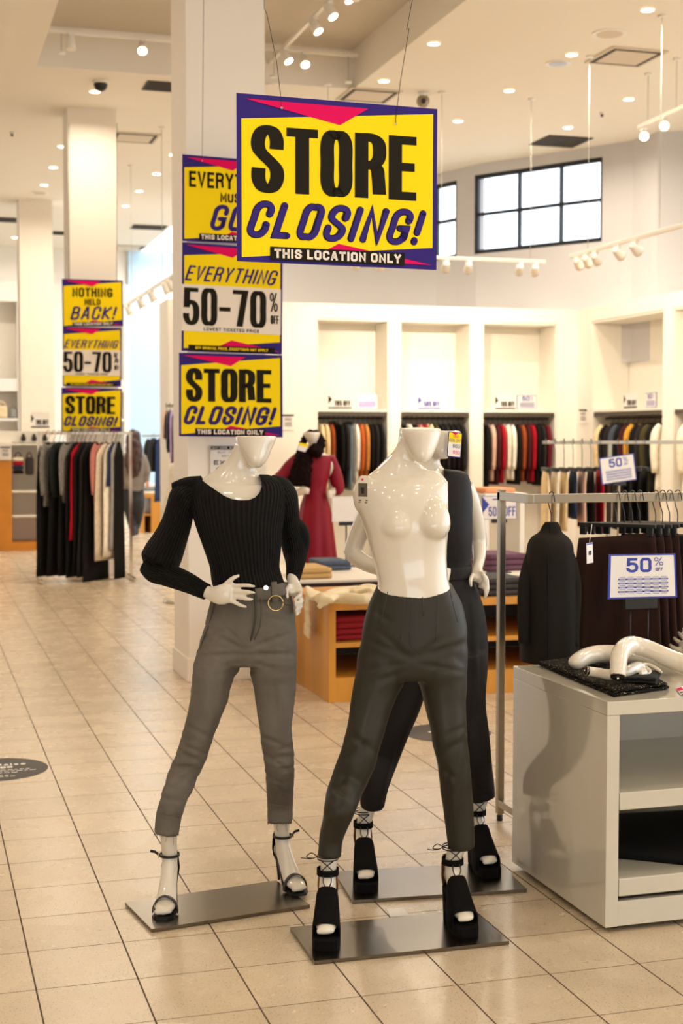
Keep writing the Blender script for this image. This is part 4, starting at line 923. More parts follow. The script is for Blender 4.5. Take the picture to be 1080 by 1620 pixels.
def arm_tube(name, label, path, sock, fingers=()):
    pts = [G(x, y, z) for x, y, z, r in path]; rad = [r for *_, r in path]; base = sum(pts, Vector()) / len(pts); base.z = min(p.z for p in pts)
    e = thing(name, label, 'mannequin arm', base, 'loose mannequin arms on the cabinet')
    mb = MB(); mb.tube(pts, rad, n=20, sub=6)
    for f_ in fingers: mb.tube([G(*p) for p in f_], [.0095, .009, .0085, .0065][:len(f_)], n=8, sub=3); mb.ball(G(*f_[-1]), .0066, n=8)
    b = mb.build('arm', 'mannequin white', e); fuse(b, .0045, 3, .5)
    if sock:
        d = (pts[0] - pts[1]).normalized(); r = rad[0]; m2 = MB(); m2.cyl(pts[0] - d * .01, pts[0] + d * .0015, r * .98, 'steel plate', 18); m2.cyl(pts[0] + d * .0015, pts[0] + d * .003, r * .68, 'black plastic', 18)
        m2.ball(pts[0] + d * .004, r * .2, 'chrome', 8); m2.build('socket', None, e)
    return e
za = zt + .031
arm_tube('detached_limb', 'white mannequin arm bent over on top, its dark oval socket facing the front', [(977, 1071, za + .035, .0255), (978, 1050, za + .075, .0285), (982, 1032, za + .105, .031), (996, 1022, za + .115, .034), (1020, 1026, za + .105, .033), (1050, 1038, za + .085, .032), (1085, 1053, za + .06, .034), (1125, 1072, za + .04, .036)], True)
arm_tube('detached_limb', 'white mannequin arm lying behind the bent one, its elbow to the left', [(1075, 1048, zt + .05, .03), (1040, 1040, zt + .06, .032), (1000, 1036, zt + .065, .032), (955, 1034, zt + .065, .033), (930, 1038, zt + .06, .033), (914, 1046, zt + .05, .031), (907, 1051, zt + .042, .024), (904, 1054, zt + .036, .010)], False)
arm_tube('detached_limb', 'thin white mannequin forearm with round metal wrist socket resting on black cloth', [(926, 1061, za + .03, .0165), (945, 1064, za + .022, .0175), (965, 1067, za + .022, .0185), (990, 1063, za + .024, .02), (1005, 1057, za + .026, .022), (1014, 1056, za + .024, .02)], True,
    [[(1012, 1054, za + .022), (1022, 1057, za + .02), (1028, 1063, za + .012), (1026, 1067, za + .008)], [(1012, 1056, za + .024), (1018, 1060, za + .022), (1021, 1065, za + .014), (1018, 1068, za + .01)], [(1010, 1058, za + .022), (1014, 1062, za + .02), (1014, 1067, za + .014), (1011, 1069, za + .01)], [(1008, 1053, za + .026), (1025, 1052, za + .024), (1038, 1058, za + .02), (1046, 1064, za + .014)]])
arm_tube('detached_limb', 'white mannequin hand at the far right edge with fingers pointing up left', [(1135, 1060, zt + .04, .024), (1110, 1040, zt + .05, .024), (1092, 1030, zt + .06, .03), (1084, 1022, zt + .065, .028)], False,
    [[(1090, 1032, zt + .055), (1075, 1028, zt + .06), (1064, 1024, zt + .06), (1060, 1020, zt + .06)], [(1090, 1026, zt + .06), (1078, 1018, zt + .07), (1070, 1013, zt + .072), (1066, 1009, zt + .072)], [(1092, 1020, zt + .07), (1082, 1010, zt + .08), (1076, 1004, zt + .082), (1073, 1000, zt + .082)], [(1096, 1016, zt + .08), (1088, 1004, zt + .09), (1083, 998, zt + .095), (1080, 994, zt + .095)]])
mb = MB(); cr = [G(1068, 1089, zt + .002), G(1085, 1083, zt + .002), G(1092, 1094, zt + .002), G(1076, 1099, zt + .002)]; graphic(mb, cr, [('p', 'card white', [(.04, .04), (.96, .04), (.96, .96), (.04, .96)], 1), ('p', 'sign pink', [(.04, .1), (.5, .1), (.5, .5), (.04, .5)], 2), ('p', 'black plastic', [(.05, .72), (.7, .72), (.7, .86), (.05, .86)], 2)], 'card white', .0008, .0005)
o = mb.build('price_tag', None, None, cr[0], fixn=False); tag(o, 'small price tag lying on the cabinet top at the right edge', 'price tag')
zs = zf(1389) - .003
mb = MB(); rings = []
for k in range(9):
    a = k / 8; x = XC + .055 + .75 * a; h = .062 * (1 - .55 * abs(a - .18)) ; y0 = YC0 + .10 + .05 * a; y1 = YC1 - .10
    y0 = YC0 + .30 - .26 * min(1, a * 2.2)
    rings.append([Vector((x, y0 + (y1 - y0) * (.5 - .5 * math.cos(math.pi * q / 9)), zs + h * math.sin(math.pi * q / 9) ** .5)) for q in range(10)] + [Vector((x, y1 - (y1 - y0) * q / 9, zs)) for q in range(1, 9)])
mb.loft(rings); o = mb.build('folded_garment', 'black cloth', None, (XC + .4, (YC0 + YC1) / 2, zs)); tag(o, 'black garment folded on the bottom shelf of the white cabinet', 'folded garment')
# ------------------------------------------------------------------ steel garment rack behind the cabinet
XP, YP = 2.371, 5.552; w = .030
zr1 = onY(791, 778, YP).z; ZR = zr1
yr = onX(836, 786, XP).y
rack = thing('garment_rack', 'brushed steel square-tube garment rack behind the white cabinet', 'clothes rack', (XP + .8, yr, 0))
mb = MB(); mb.box((XP, YP, (ZR + .02) / 2 + .01), (w, w, ZR - .02), bev=.003); mb.build('post', 'brushed metal', rack)
mb = MB(); mb.box((XP + 1.7, YP, (ZR + .02) / 2 + .01), (w, w, ZR - .02), bev=.003); mb.build('post', 'brushed metal', rack)
mb = MB(); mb.box2((XP - w / 2, yr - .016, ZR - .036), (XP + w / 2, YP + w / 2, ZR), bev=.002); mb.build('bracket', 'brushed metal', rack)
mb = MB(); mb.box2((XP + 1.7 - w / 2, yr - .016, ZR - .036), (XP + 1.7 + w / 2, YP + w / 2, ZR), bev=.002); mb.build('bracket', 'brushed metal', rack)
mb = MB(); mb.box2((XP + w / 2, yr - .016, ZR - .036), (XP + 1.7 - w / 2, yr + .016, ZR), bev=.002); mb.build('hanging_rail', 'brushed metal', rack)
zb = onY(800, 1268, YP).z
for x in (XP, XP + 1.7):
    mb = MB(); mb.box2((x - w / 2, YP - .62, zb - .015), (x + w / 2, YP - w / 2, zb + .015), bev=.002); mb.build('base_rail', 'brushed metal', rack)
    for y in (YP, YP - .6):
        mb = MB(); mb.cyl((x, y, 0), (x, y, zb if y != YP else .025), .013); mb.build('foot', 'black plastic', rack)
mb = MB(); mb.box2((XP, YP - .61, zb - .012), (XP + 1.7, YP - .585, zb + .012), bev=.002); mb.build('base_rail', 'brushed metal', rack)
DR = lambda x: Vector((onY(x, 787, yr).x, yr, ZR - .018))
def hook(mb, p, drop, m='black plastic', r=.0022, dirv=Vector((0, 1, 0)), clear=.028):
    """wire hook over a rail at p, stem going down by drop"""
    pts = [p + dirv * -(clear + .004) - Z * .012] + [p + dirv * (clear * math.cos(a)) + Z * (clear * math.sin(a)) for a in (math.pi, 2.3, 1.57, .8, 0)] + [p + dirv * (clear * .8) - Z * (clear * 1.1), p - Z * (clear + .04), p - Z * drop]
    mb.tube(pts, r, m, 6, sub=3)
# black jacket
pj = DR(872); dj = dep(pj)
jk = thing('black_jacket', 'dark grey-black jacket with stand collar hanging alone at the left of the steel rack', 'jacket', Vector((pj.x, pj.y, P(868, 1045, dj).z)))
mb = MB(); rings = sil([(862, 882, 826, .025, .025), (857, 886, 833, .03, .03), (852, 889, 842, .05, .04), (841, 898, 850, .10, .08), (835, 904, 861, .13, .1), (832, 906, 880, .14, .11), (828, 910, 920, .14, .12), (825, 912, 970, .15, .12), (823, 913, 1010, .15, .12), (822.5, 914, 1044, .15, .12)], dj, 4, 48)
for i, r in enumerate(rings):
    c = sum(r, Vector()) / len(r); a = i / len(rings)
    for k, p in enumerate(r):
        th = 2 * math.pi * k / len(r); r[k] = c + (p - c) * (1 + a * (.035 * math.sin(7 * th + 1) + .03 * math.sin(4 * th)))
mb.loft(rings, 'black wool'); b = mb.build('body', None, jk)
for sx, x0 in ((1, 0), (-1, 1)):
    mb = MB(); pp = [(892, 862, dj + .0, 6), (902, 884, dj - .01, 9), (909, 925, dj - .04, 10.5), (908, 975, dj - .06, 10), (906, 1022, dj - .08, 9)] if sx > 0 else [(845, 862, dj + .03, 6), (837, 884, dj - .0, 8), (829, 925, dj - .06, 10), (828, 975, dj - .08, 9.5), (828, 1018, dj - .09, 8.5)]
    px_tube(mb, pp, 4, 16, 'black wool'); mb.build('sleeve', None, jk)
mb = MB(); mb.tube([P(x, y, dj - d) for x, y, d in ((870, 828, .028), (869, 845, .05), (867, 880, .142), (866, 940, .145), (866, 1000, .152), (866, 1040, .152))], .0022, 'black cloth', 6, sub=3); mb.build('back_seam', None, jk)
mb = MB(); hook(mb, pj - Z * .0 + Z * 0, .10); mb.tube([pj - Z * .15 - Vector((0, .06, .02)), pj - Z * .11, pj - Z * .15 + Vector((0, .06, -.02))], .006, 'black plastic', 8, sub=3); mb.build('hanger', None, jk)
# clip hangers with skirts and trousers
GH = 'clip hangers on the steel rack'
def clip_hanger(x, label, wd=.17, swing=0.0):
    p = DR(x); e = thing('clip_hanger', label, 'hanger', p - Z * .13, GH)
    d = Vector((math.sin(swing), math.cos(swing), 0)); mb = MB(); hook(mb, p, .105); mb.build('hook', None, e)['label'] = 'dark wire hook'
    mb = MB(); mb.box(p - Z * .115, (.011, wd * 2, .016), 'black plastic', rz=-swing, bev=.003); mb.build('bar', None, e)
    for s in (-1, 1):
        mb = MB(); mb.box(p - Z * .135 + d * s * wd * .85, (.013, .03, .045), 'black plastic', rz=-swing, bev=.004); mb.build('clip', None, e)
    return p - Z * .14, d
def hung_cloth(name, label, cat, p, d, wd, ln, m, flare=1.3, folds=5, th=.006, amp=.016, group=None, slant=0.0):
    """cloth hung flat from a bar: a thin sheet of two layers rippling into folds towards its hem"""
    mb = MB(); n = 64; rings = []; s = Vector((d.y, -d.x, 0))
    for i in range(17):
        a = i / 16; w_ = wd * (1 + (flare - 1) * a ** .8); ring = []
        for k in range(n):
            q = 2 * math.pi * k / n; cx_ = math.cos(q)
            off = th * math.copysign(abs(math.sin(q)) ** .5, math.sin(q)) + amp * min(1, a * 1.4) * (math.sin(folds * 2.2 * cx_ + .6) + .4 * math.sin(folds * 4.1 * cx_ + 2 * a))
            ring.append(p - Z * (ln * a + slant * cx_ * (1 - a)) + d * (w_ * cx_) + s * off)
        rings.append(ring)
    mb.loft(rings, m); o = mb.build(name, None, None, p - Z * ln); return tag(o, label, cat, group)
WORD = ['leftmost', 'second', 'third', 'fourth', 'fifth', 'sixth', 'seventh', 'eighth', 'ninth', 'tenth', 'eleventh', 'twelfth', 'thirteenth', 'fourteenth', 'fifteenth', 'sixteenth', 'seventeenth']
hx = [975, 988, 1000, 1012, 1037, 1048, 1059, 1072, 1086]
for i, x in enumerate(hx):
    sw_ = .72
    p, d = clip_hanger(x, 'black clip hanger, %s on the steel rack, holding %s' % ('leftmost' if i == 0 else WORD[i] + ' from the left', 'a brown velvet skirt' if i < 4 else 'black trousers'), .17, -sw_)
    ln = (.60, .58, .57, .58, .56, .57, .55, .56, .56)[i]
    if i < 4: hung_cloth('velvet_skirt', 'dark brown velvet skirt hanging on the steel rack, %s of four' % ('leftmost', 'second from the left', 'third from the left', 'rightmost')[i], 'skirt', p - Z * .018, d, .165, ln, 'brown velvet', 1.3, 4, .0045, .013, 'velvet skirts on the steel rack', .015)
    else: hung_cloth('black_trousers', 'black trousers hanging right of the brown skirts, %s of five' % ('leftmost', 'second from the left', 'middle', 'second from the right', 'rightmost')[i - 4], 'trousers', p - Z * .018, d, .15, ln, 'black satin top', 1.05, 3, .0045, .012, 'black trousers on the steel rack')
mb = MB(); cr = [P(927.5, 860, 5.38), P(937, 858, 5.40), P(938, 890, 5.40), P(928, 892, 5.38)]
graphic(mb, cr, [('p', 'card white', [(0, 0), (1, 0), (1, .99), (0, .99)], 1), ('p', 'black plastic', [(.3, .38), (.7, .38), (.75, .5), (.7, .6), (.3, .6), (.25, .5)], 2), ('p', 'print blue', [(.0, .02), (1, .02), (1, .08), (0, .08)], 2)], 'card white', .001, .0006)
mb.tube([P(932, 858, 5.39), P(934, 845, 5.39), P(936, 830, 5.45)], .0012, 'card white', 6); o = mb.build('paper_tag', None, None, cr[3], fixn=False); tag(o, 'white paper tag hanging at the left edge of the brown skirts', 'tag')
# 50% sign in a stand at the back of the cabinet
ys = YC1 - .07
st = thing('sale_sign', 'large 50% OFF sign with a blue price table standing behind the loose arms', 'sign', Vector((onY(1012, 1000, ys).x, ys, ZC)), 'small 50% off signs')
mb = MB(); graphic(mb, [onY(963, 877, ys), onY(1068, 875.5, ys), onY(1071, 945, ys), onY(961, 948, ys)], FIFTY, 'print blue', .003, .0008); mb.build('card', None, st, fixn=False)
mb = MB(); a = onY(988, 947, ys); b_ = onY(1038, 962, ys); mb.box2((a.x, ys - .006, b_.z), (b_.x, ys + .012, a.z), bev=.002); mb.build('clamp', 'black plastic', st)
for x in (998, 1026):
    p = onY(x, 960, ys); mb = MB(); mb.cyl((p.x, ys + .006, ZC + .006), (p.x, ys + .006, p.z), .003); mb.build('rod', 'wire', st)
p = onY(1012, 960, ys); mb = MB(); mb.box2((p.x - .07, ys - .05, ZC), (p.x + .07, ys + .05, ZC + .006)); mb.build('base', 'black plastic', st)
# ------------------------------------------------------------------ honey wood cubes and the white table behind
YW = 8.338; XW = 2.42; ZW = onY(522, 955, YW).z
def cube(x0, x1, label, gap_z):
    e = thing('wooden_display_cube', label, 'display table', ((x0 + x1) / 2, YW + .5, 0)); t = .045; d = .95
    mb = MB(); mb.box2((x0, YW, ZW - t), (x1, YW + d, ZW), bev=.002); mb.build('top', 'honey wood', e)
    for x in (x0, x1 - t):
        mb = MB(); mb.box2((x, YW, 0), (x + t, YW + d, ZW - t), bev=.002); mb.build('side_panel', 'honey wood', e)
    mb = MB(); mb.box2((x0 + t, YW + .02, gap_z - .03), (x1 - t, YW + d - .03, gap_z), bev=.002); mb.build('shelf', 'honey wood', e)
    mb = MB(); mb.box2((x0 + t, YW + .006, 0), (x1 - t, YW + d - .03, .15), bev=.002); mb.build('base_panel', 'honey wood', e)
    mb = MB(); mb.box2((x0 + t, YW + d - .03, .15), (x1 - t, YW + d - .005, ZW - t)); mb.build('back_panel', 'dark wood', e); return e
zsh = onY(540, 1018, YW).z
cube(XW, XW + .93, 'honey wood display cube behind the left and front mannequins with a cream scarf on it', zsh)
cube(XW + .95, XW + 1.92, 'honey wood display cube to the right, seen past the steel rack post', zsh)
def fold_at(x0, x1, y, Y, z, d, h, m, label, layers=1, seed=0, cat='folded garment', group=None, name='folded_garment'):
    a = onY(x0, y, Y).x; b_ = onY(x1, y, Y).x
    return cloth_slab(name, label, cat, [(a, Y, z), (b_, Y + .01, z), (b_ - .01, Y + d, z), (a + .01, Y + d, z)], h, m, layers, seed, group, .002)
RG = 'red sweaters in the wooden cube'
for k, (h, x1) in enumerate(((.034, 600), (.036, 604), (.075, 602))):
    z = zsh + .001 + sum((.036, .038, .08)[:k])
    fold_at(527 + (2 if k == 2 else 0), x1, 1010, YW + .10, z, .4, h, 'red knit', 'folded red sweater on the cube shelf, %s of the stack' % ('bottom', 'middle', 'top')[k], 1 if k < 2 else 2, k, 'sweater', RG)
# scarf draped over the left corner of the cube
mb = MB(); sc = [(600, 948), (570, 946), (545, 944), (525, 946), (512, 950)]
pts = [G(604, 946, ZW + .06), G(580, 938, ZW + .065), G(550, 936, ZW + .06), G(525, 942, ZW + .06), G(508, 950, ZW + .055)]
edge = onX(500, 955, XW - .022)
pts += [Vector((XW - .022, YW + .32, ZW + .045)), Vector((XW - .046, YW + .33, ZW - .03)), Vector((XW - .044, YW + .33, ZW - .15)), Vector((XW - .046, YW + .34, ZW - .25))]
mb.tube(pts, [(.03, .09), (.035, .09), (.035, .08), (.03, .07), (.02, .06), (.014, .05), (.013, .05), (.014, .062), (.012, .075)], 'cream knit', 16, sub=4, ref=(0, 1, 0))
mb2 = MB(); mb2.tube([G(516, 948, ZW + .045), G(545, 946, ZW + .055), G(575, 948, ZW + .055), G(606, 945, ZW + .055)], [.03, .034, .036, .033], 'cream knit', 14, sub=4)
mb2.tube([G(558, 940, ZW + .06), G(575, 935, ZW + .07), G(590, 938, ZW + .06), G(600, 946, ZW + .04)], [.03, .045, .05, .03], 'cream knit', 14, sub=4)
for f_ in mb2.f: mb.f.append(tuple(i + len(mb.v) for i in f_)); mb.m.append(0); mb.sm.append(True)
mb.v += mb2.v
o = mb.build('cream_scarf', None, None, (XW + .2, YW + .3, ZW)); fuse(o, .009, 3); wrinkle(o, .006, 16, 2, (1, 1, 2)); tag(o, 'cream knit scarf heaped on the wooden cube, one end hanging over its side', 'scarf')
YT = 9.42; ZTAB = onY(550, 917, YT).z; xa = onY(440, 917, YT).x; xb = onY(935, 905, YT).x
mat('table top white', (226, 216, 200), .4)
tb = thing('display_table', 'long dark table with a white top behind the wooden cubes', 'table', ((xa + xb) / 2, YT + .6, 0))
mb = MB(); mb.box2((xa, YT, ZTAB - .02), (xb, YT + 1.25, ZTAB), bev=.003); mb.build('tabletop', 'table top white', tb)
mb = MB(); mb.box2((xa + .02, YT + .01, ZTAB - .15), (xb - .02, YT + 1.23, ZTAB - .02)); mb.build('apron', 'dark wood', tb)
for x in (xa + .06, xb - .06):
    for y in (YT + .06, YT + 1.19):
        mb = MB(); mb.box2((x - .03, y - .03, 0), (x + .03, y + .03, ZTAB - .15)); mb.build('leg', 'dark wood', tb)
mat('tan cloth', (196, 158, 100), .9); mat('blue denim', (74, 84, 104), .9, var=.2, vscale=30); mat('pale cloth', (232, 222, 205), .9); mat('purple cloth', (104, 66, 84), .9, var=.2, vscale=30); mat('charcoal cloth', (50, 46, 46), .85, var=.2, vscale=20); mat('peach cloth', (240, 160, 112), .9)
fold_at(474, 526, 905, YT + .1, ZTAB + .001, .42, .075, 'tan cloth', 'tan folded trousers on the white table behind the left mannequin', 2, 3)
fold_at(506, 556, 890, YT + .66, ZTAB + .001, .35, .07, 'blue denim', 'folded blue jeans at the back of the white table', 2, 4, 'jeans')
fold_at(478, 496, 880, YT + .7, ZTAB + .001, .3, .04, 'pale cloth', 'pale folded top behind the tan trousers', 1, 5)
for k in range(3): fold_at(770, 840 - 2 * k, 890, YT + .27, ZTAB + .001 + .042 * k, .4, .04, 'purple cloth', 'folded purple top right of the rear mannequin, %s of the stack' % ('bottom', 'middle', 'top')[k], 1, 6 + k, group='purple tops on the white table')
for k in range(3): fold_at(766, 836 - k, 940, YW + .08, ZW + .001 + .038 * k, .4, .036, 'charcoal cloth', 'folded charcoal trousers on the right wooden cube, %s of the stack' % ('bottom', 'middle', 'top')[k], 1, 16 + k, group='charcoal stack on the wooden cube')
for k in range(2): fold_at(876, 930, 940, YW + .08, ZW + .001 + .05 * k, .4, .048, 'black cloth', 'folded black top on the right wooden cube behind the jacket, %s of two' % ('lower', 'upper')[k], 1, 26 + k, group='black tops on the wooden cube')
# small stands
def stand_sign(label, q, Y, ops, zbase, name='sale_sign', back='card white', post=None):
    c = [onY(x, y, Y) for x, y in q]; m = (c[2] + c[3]) / 2
    e = thing(name, label, 'sign', (m.x, Y, zbase), 'small 50% off signs'); mb = MB(); graphic(mb, c, ops, back, .004, .0015); mb.build('card', None, e, fixn=False)
    mb = MB(); mb.box((m.x, Y + .006, m.z - .012), (.12, .02, .03), bev=.003); mb.build('clamp', 'black plastic', e)
    mb = MB(); mb.cyl((m.x, Y + .01, zbase + .005), (m.x, Y + .01, m.z), .006 if not post else post); mb.build('rod', 'wire' if not post else 'brushed metal', e)
    mb = MB(); mb.box((m.x, Y + .01, zbase + .004), (.16, .1, .008)); mb.build('base', 'black plastic', e); return e
stand_sign('white card stand beside the maroon dress, seen from its blank side', [(525, 786), (570, 785), (571, 826), (525, 826)], YT + .95, [('p', 'card white', [(.02, .02), (.98, .02), (.98, .98), (.02, .98)], 1)], ZTAB)
stand_sign('white 50% OFF sign with a blue triangle beside the steel rack post', [(762, 785), (817, 784), (817, 821), (763, 822)], YT + .15, [('p', 'card white', [(.02, .02), (.98, .02), (.98, .98), (.02, .98)], 1), ('p', 'print blue', [(.02, .05), (.2, .36), (.02, .7)], 2),
   ('p', 'print blue', [(.3, .12), (.95, .12), (.95, .17), (.3, .17)], 2), ('t', 'print blue', '50% OFF', .18, .96, .46, .86, .03, .06, dict(gap=.35), 2)], ZTAB + .0, back='print blue')
# ------------------------------------------------------------------ hanging garments
for nm, c in (('cream', (232, 206, 160)), ('ivory', (238, 228, 208)), ('black', (18, 15, 14)), ('rust', (150, 70, 30)), ('tan', (196, 132, 70)), ('blue grey', (128, 146, 158)), ('white', (240, 236, 226)),
              ('crimson', (164, 16, 34)), ('maroon', (104, 22, 34)), ('dark maroon', (66, 26, 30)), ('charcoal', (34, 31, 30)), ('mustard', (206, 148, 50)), ('slate', (70, 78, 90)), ('olive', (70, 62, 34)), ('navy', (34, 48, 78)), ('dusty pink', (188, 116, 104)),
              ('lavender', (186, 164, 208)), ('silver grey', (150, 146, 140)), ('dark green', (26, 34, 30)), ('pale pink', (222, 180, 160)), ('orange', (190, 92, 40))):
    mat('g ' + nm, c, .85, spec=.2, var=.12, vscale=18, bump=.1, bscale=90)
lace = mat('g lace', (214, 196, 170), .9, var=.3, vscale=70, bump=.4, bscale=120); mat('g silver lace', (120, 114, 106), .7, var=.5, vscale=60)
def garment(p, along, kind, color, ln, wd=.21, th=.03, seed=0, name=None, label=None, cat=None, group=None, drop=.07, hang=True, flare=.0):
    """garment on a hanger at rail point p; its plane is along 'along'"""
    d = Vector(along).normalized(); s = Vector((d.y, -d.x, 0)); top = p - Z * drop; rnd = random.Random(seed)
    e = thing(name, label, cat, top - Z * ln, group)
    n = 24; rings = []; N = 9
    sl = kind in ('top', 'jacket', 'dress')
    for i in range(N + 1):
        a = i / N
        if kind in ('trousers', 'skirt'): w_ = wd * (.75 + (.15 if kind == 'trousers' else .5) * a)
        else: w_ = wd * (.28 + .72 * min(1, (a * (ln / .10)) ** .6)) * (1 + (.35 if kind in ('gown', 'dress') else .08) * a)
        t_ = th * (.45 + .55 * min(1, a * 6)) * (1 + flare * a); ring = []
        for k in range(n):
            q = 2 * math.pi * k / n; fo = 1 + .16 * min(1, a * 2) * math.sin(5 * q + seed * 1.7 + a) + .10 * math.sin(9 * q + seed)
            ring.append(top - Z * (ln * a) + d * (w_ * math.cos(q) * (1 + .04 * math.sin(seed + 7 * a))) + s * (t_ * math.sin(q) * fo + .003 * math.sin(seed + 4 * a)))
        rings.append(ring)
    mb = MB(); mb.loft(rings, 'g ' + color); mb.build('cloth', None, e)
    if sl:
        L = min(ln * .85, .56)
        for sg in (-1, 1):
            mb = MB(); a0 = top - Z * .035 + d * sg * wd * .72
            mb.tube([a0, a0 + d * sg * .06 - Z * .10, a0 + d * sg * .075 - Z * L * .55 + s * .002 * math.sin(seed + sg), a0 + d * sg * .06 - Z * L], [(th * .8, .045), (th * 1.1, .06), (th * 1.05, .055), (th * .9, .045)], 'g ' + color, 12, sub=3, ref=d); mb.build('sleeve', None, e)
    if hang:
        mb = MB(); hook(mb, p, drop + .01, 'black plastic', .003, d, .031); mb.tube([top - Z * .03 + d * -wd * .5, top, top - Z * .03 + d * wd * .5], .006, 'black plastic', 6) if sl or kind == 'gown' else mb.box(top + Z * .012, (.026, wd * 1.9, .034), 'black plastic', rz=math.atan2(-d.x, d.y)); mb.build('hanger', None, e)
    return e
NAMES = {'top': ('blouse', 'blouse'), 'jacket': ('jacket', 'jacket'), 'trousers': ('trousers', 'trousers'), 'dress': ('dress', 'dress'), 'skirt': ('skirt', 'skirt'), 'gown': ('long_dress', 'dress')}
ORD = lambda i, n: 'leftmost' if i == 0 else ('rightmost' if i == n - 1 else WORD[i] + ' from the left')
def bay(label_loc, unit_label, x0, x1, specs, axis, first_seed, signs=()):
    """wall bay: shelf, rail and hanging garments; axis 'x' on the back wall, 'y' on the right wall"""
    mk = (lambda a, dpt, z: Vector((a, YB + dpt, z))) if axis == 'x' else (lambda a, dpt, z: Vector((XR + dpt, a, z)))
    c = mk((x0 + x1) / 2, .25, 0); e = thing('wall_display_bay', unit_label, 'wall shelf', c, 'lit white wall bays')
    lo, hi = min(x0, x1), max(x0, x1)
    def bx(nm, a0, d0, z0, a1, d1, z1, m):
        mb = MB(); p, q = mk(a0, d0, z0), mk(a1, d1, z1); mb.box2((min(p.x, q.x), min(p.y, q.y), z0), (max(p.x, q.x), max(p.y, q.y), z1), m); return mb.build(nm, None, e)
    bx('back_panel', lo + .002, .525, .02, hi - .002, .545, ZB - .005, 'fixture white'); bx('top_panel', lo + .002, .01, ZB - .03, hi - .002, .52, ZB - .002, 'fixture white')
    for a in (lo + .002, hi - .022): bx('side_panel', a, .01, .02, a + .02, .52, ZB - .035, 'fixture white')
    bx('shelf', lo + .024, .03, ZS - .03, hi - .024, .52, ZS, 'fixture white')
    bx('shelf_edge', lo + .024, .022, ZS - .085, hi - .024, .03, ZS - .03, 'charcoal trim')
    p, q = mk(lo + .024, .20, ZS - .11), mk(hi - .024, .20, ZS - .11); mb = MB(); mb.cyl(p, q, .014); mb.build('hanging_rail', 'charcoal trim', e)
    n = len(specs); al = (0, 1, 0) if axis == 'x' else (1, 0, 0)
    for i, (k, col, ln) in enumerate(specs):
        t = (i + .5) / n; a = x0 + (x1 - x0) * (.06 + .88 * t); pt = mk(a, .20, ZS - .11)
        garment(pt, al, k, col, ln, .17, abs(x1 - x0) * .88 / n * .375, first_seed + i, NAMES[k][0], '%s %s, %s in the %s' % (col, NAMES[k][1], ORD(i, n), label_loc), NAMES[k][1], 'clothes in the ' + label_loc, hang=True)
    return e
mat('charcoal trim', (70, 62, 54), .5)
T_, J_ = 'top', 'jacket'
bay('left back-wall bay', 'lit white wall bay, left of the three on the back wall', bays[0][0], bays[0][1], [(T_, 'cream', .78), (T_, 'cream', .86), (T_, 'rust', .70), ('trousers', 'black', .85), (J_, 'black', .85), (J_, 'charcoal', .82), ('trousers', 'blue grey', .85), (T_, 'white', .75), (T_, 'orange', .68), (T_, 'tan', .72), (J_, 'black', .80), (J_, 'charcoal', .82), (J_, 'black', .84)], 'x', 1)
bay('middle back-wall bay', 'lit white wall bay, middle of the three on the back wall', bays[1][0], bays[1][1], [(J_, 'black', .8), (T_, 'ivory', .75), (J_, 'black', .8), (T_, 'dusty pink', .7), (T_, 'crimson', .74), (T_, 'cream', .72), (J_, 'olive', .8), (J_, 'black', .85), (J_, 'charcoal', .85), (J_, 'black', .86), (J_, 'black', .84), (T_, 'charcoal', .8)], 'x', 30)
bay('right back-wall bay', 'lit white wall bay, right of the three on the back wall', bays[2][0], bays[2][1], [(J_, 'black', .85), (T_, 'pale pink', .75), (T_, 'dark maroon', .8), (T_, 'crimson', .78), (T_, 'ivory', .72), (T_, 'white', .74), ('dress', 'black', .8), (T_, 'rust', .76), (T_, 'dark maroon', .76), (T_, 'crimson', .76), (J_, 'black', .8), (J_, 'charcoal', .82), (T_, 'maroon', .76)], 'x', 60)
bay('first right-wall bay', 'lit white wall bay on the right wall, next to the corner', rb[0][1], rb[0][0], [(T_, 'cream', .72), ('dress', 'black', .9), (J_, 'charcoal', .85), (T_, 'slate', .8), (J_, 'black', .85), (T_, 'dark maroon', .8), (T_, 'mustard', .74), (J_, 'black', .84), (T_, 'charcoal', .84), (J_, 'olive', .84), (J_, 'black', .86), (T_, 'ivory', .85)], 'y', 90)
bay('second right-wall bay', 'lit white wall bay on the right wall, cut off by the frame edge', rb[1][1], rb[1][0], [(T_, 'ivory', .9), (T_, 'cream', .85), (T_, 'cream', .86), ('dress', 'tan', .9), (T_, 'pale pink', .9), (T_, 'white', .8), (J_, 'black', .8)], 'y', 120)
# little signs and shelf items in the bays
def small_sign(label, q, mapf, ops, back='card white', grp='small signs on the wall shelves'):
    c = [mapf(x, y) for x, y in q]; mb = MB(); f, n = graphic(mb, c, ops, back, .006, .003); o = mb.build('shelf_sign', None, None, f(.5, 1), fixn=False); tag(o, label, 'sign', grp)
mY = lambda x, y: onY(x, y, YB + .10)
mX = lambda x, y: onX(x, y, XR + .10)
small_sign('small 70% OFF sign with a black arrow on the left bay shelf', [(519, 622), (556, 622), (556, 646.5), (519, 646.5)], mY, PCT('70% OFF'))
small_sign('small white sign with a lavender band on the left bay shelf', [(563, 624), (596, 623), (597, 646.5), (564, 646.5)], mY, [('p', 'card white', [(.02, .02), (.98, .02), (.98, .98), (.02, .98)], 1), ('p', 'g lavender', [(.1, .5), (.9, .5), (.9, .9), (.1, .9)], 2)])
small_sign('small 50% OFF sign on the middle bay shelf', [(661, 624), (697, 624), (697, 647), (661, 647)], mY, PCT('50% OFF', 'print blue'))
small_sign('small 70% OFF sign with a black arrow on the right bay shelf', [(783, 624), (815, 624), (815, 647.5), (783, 647.5)], mY, PCT('70% OFF'))
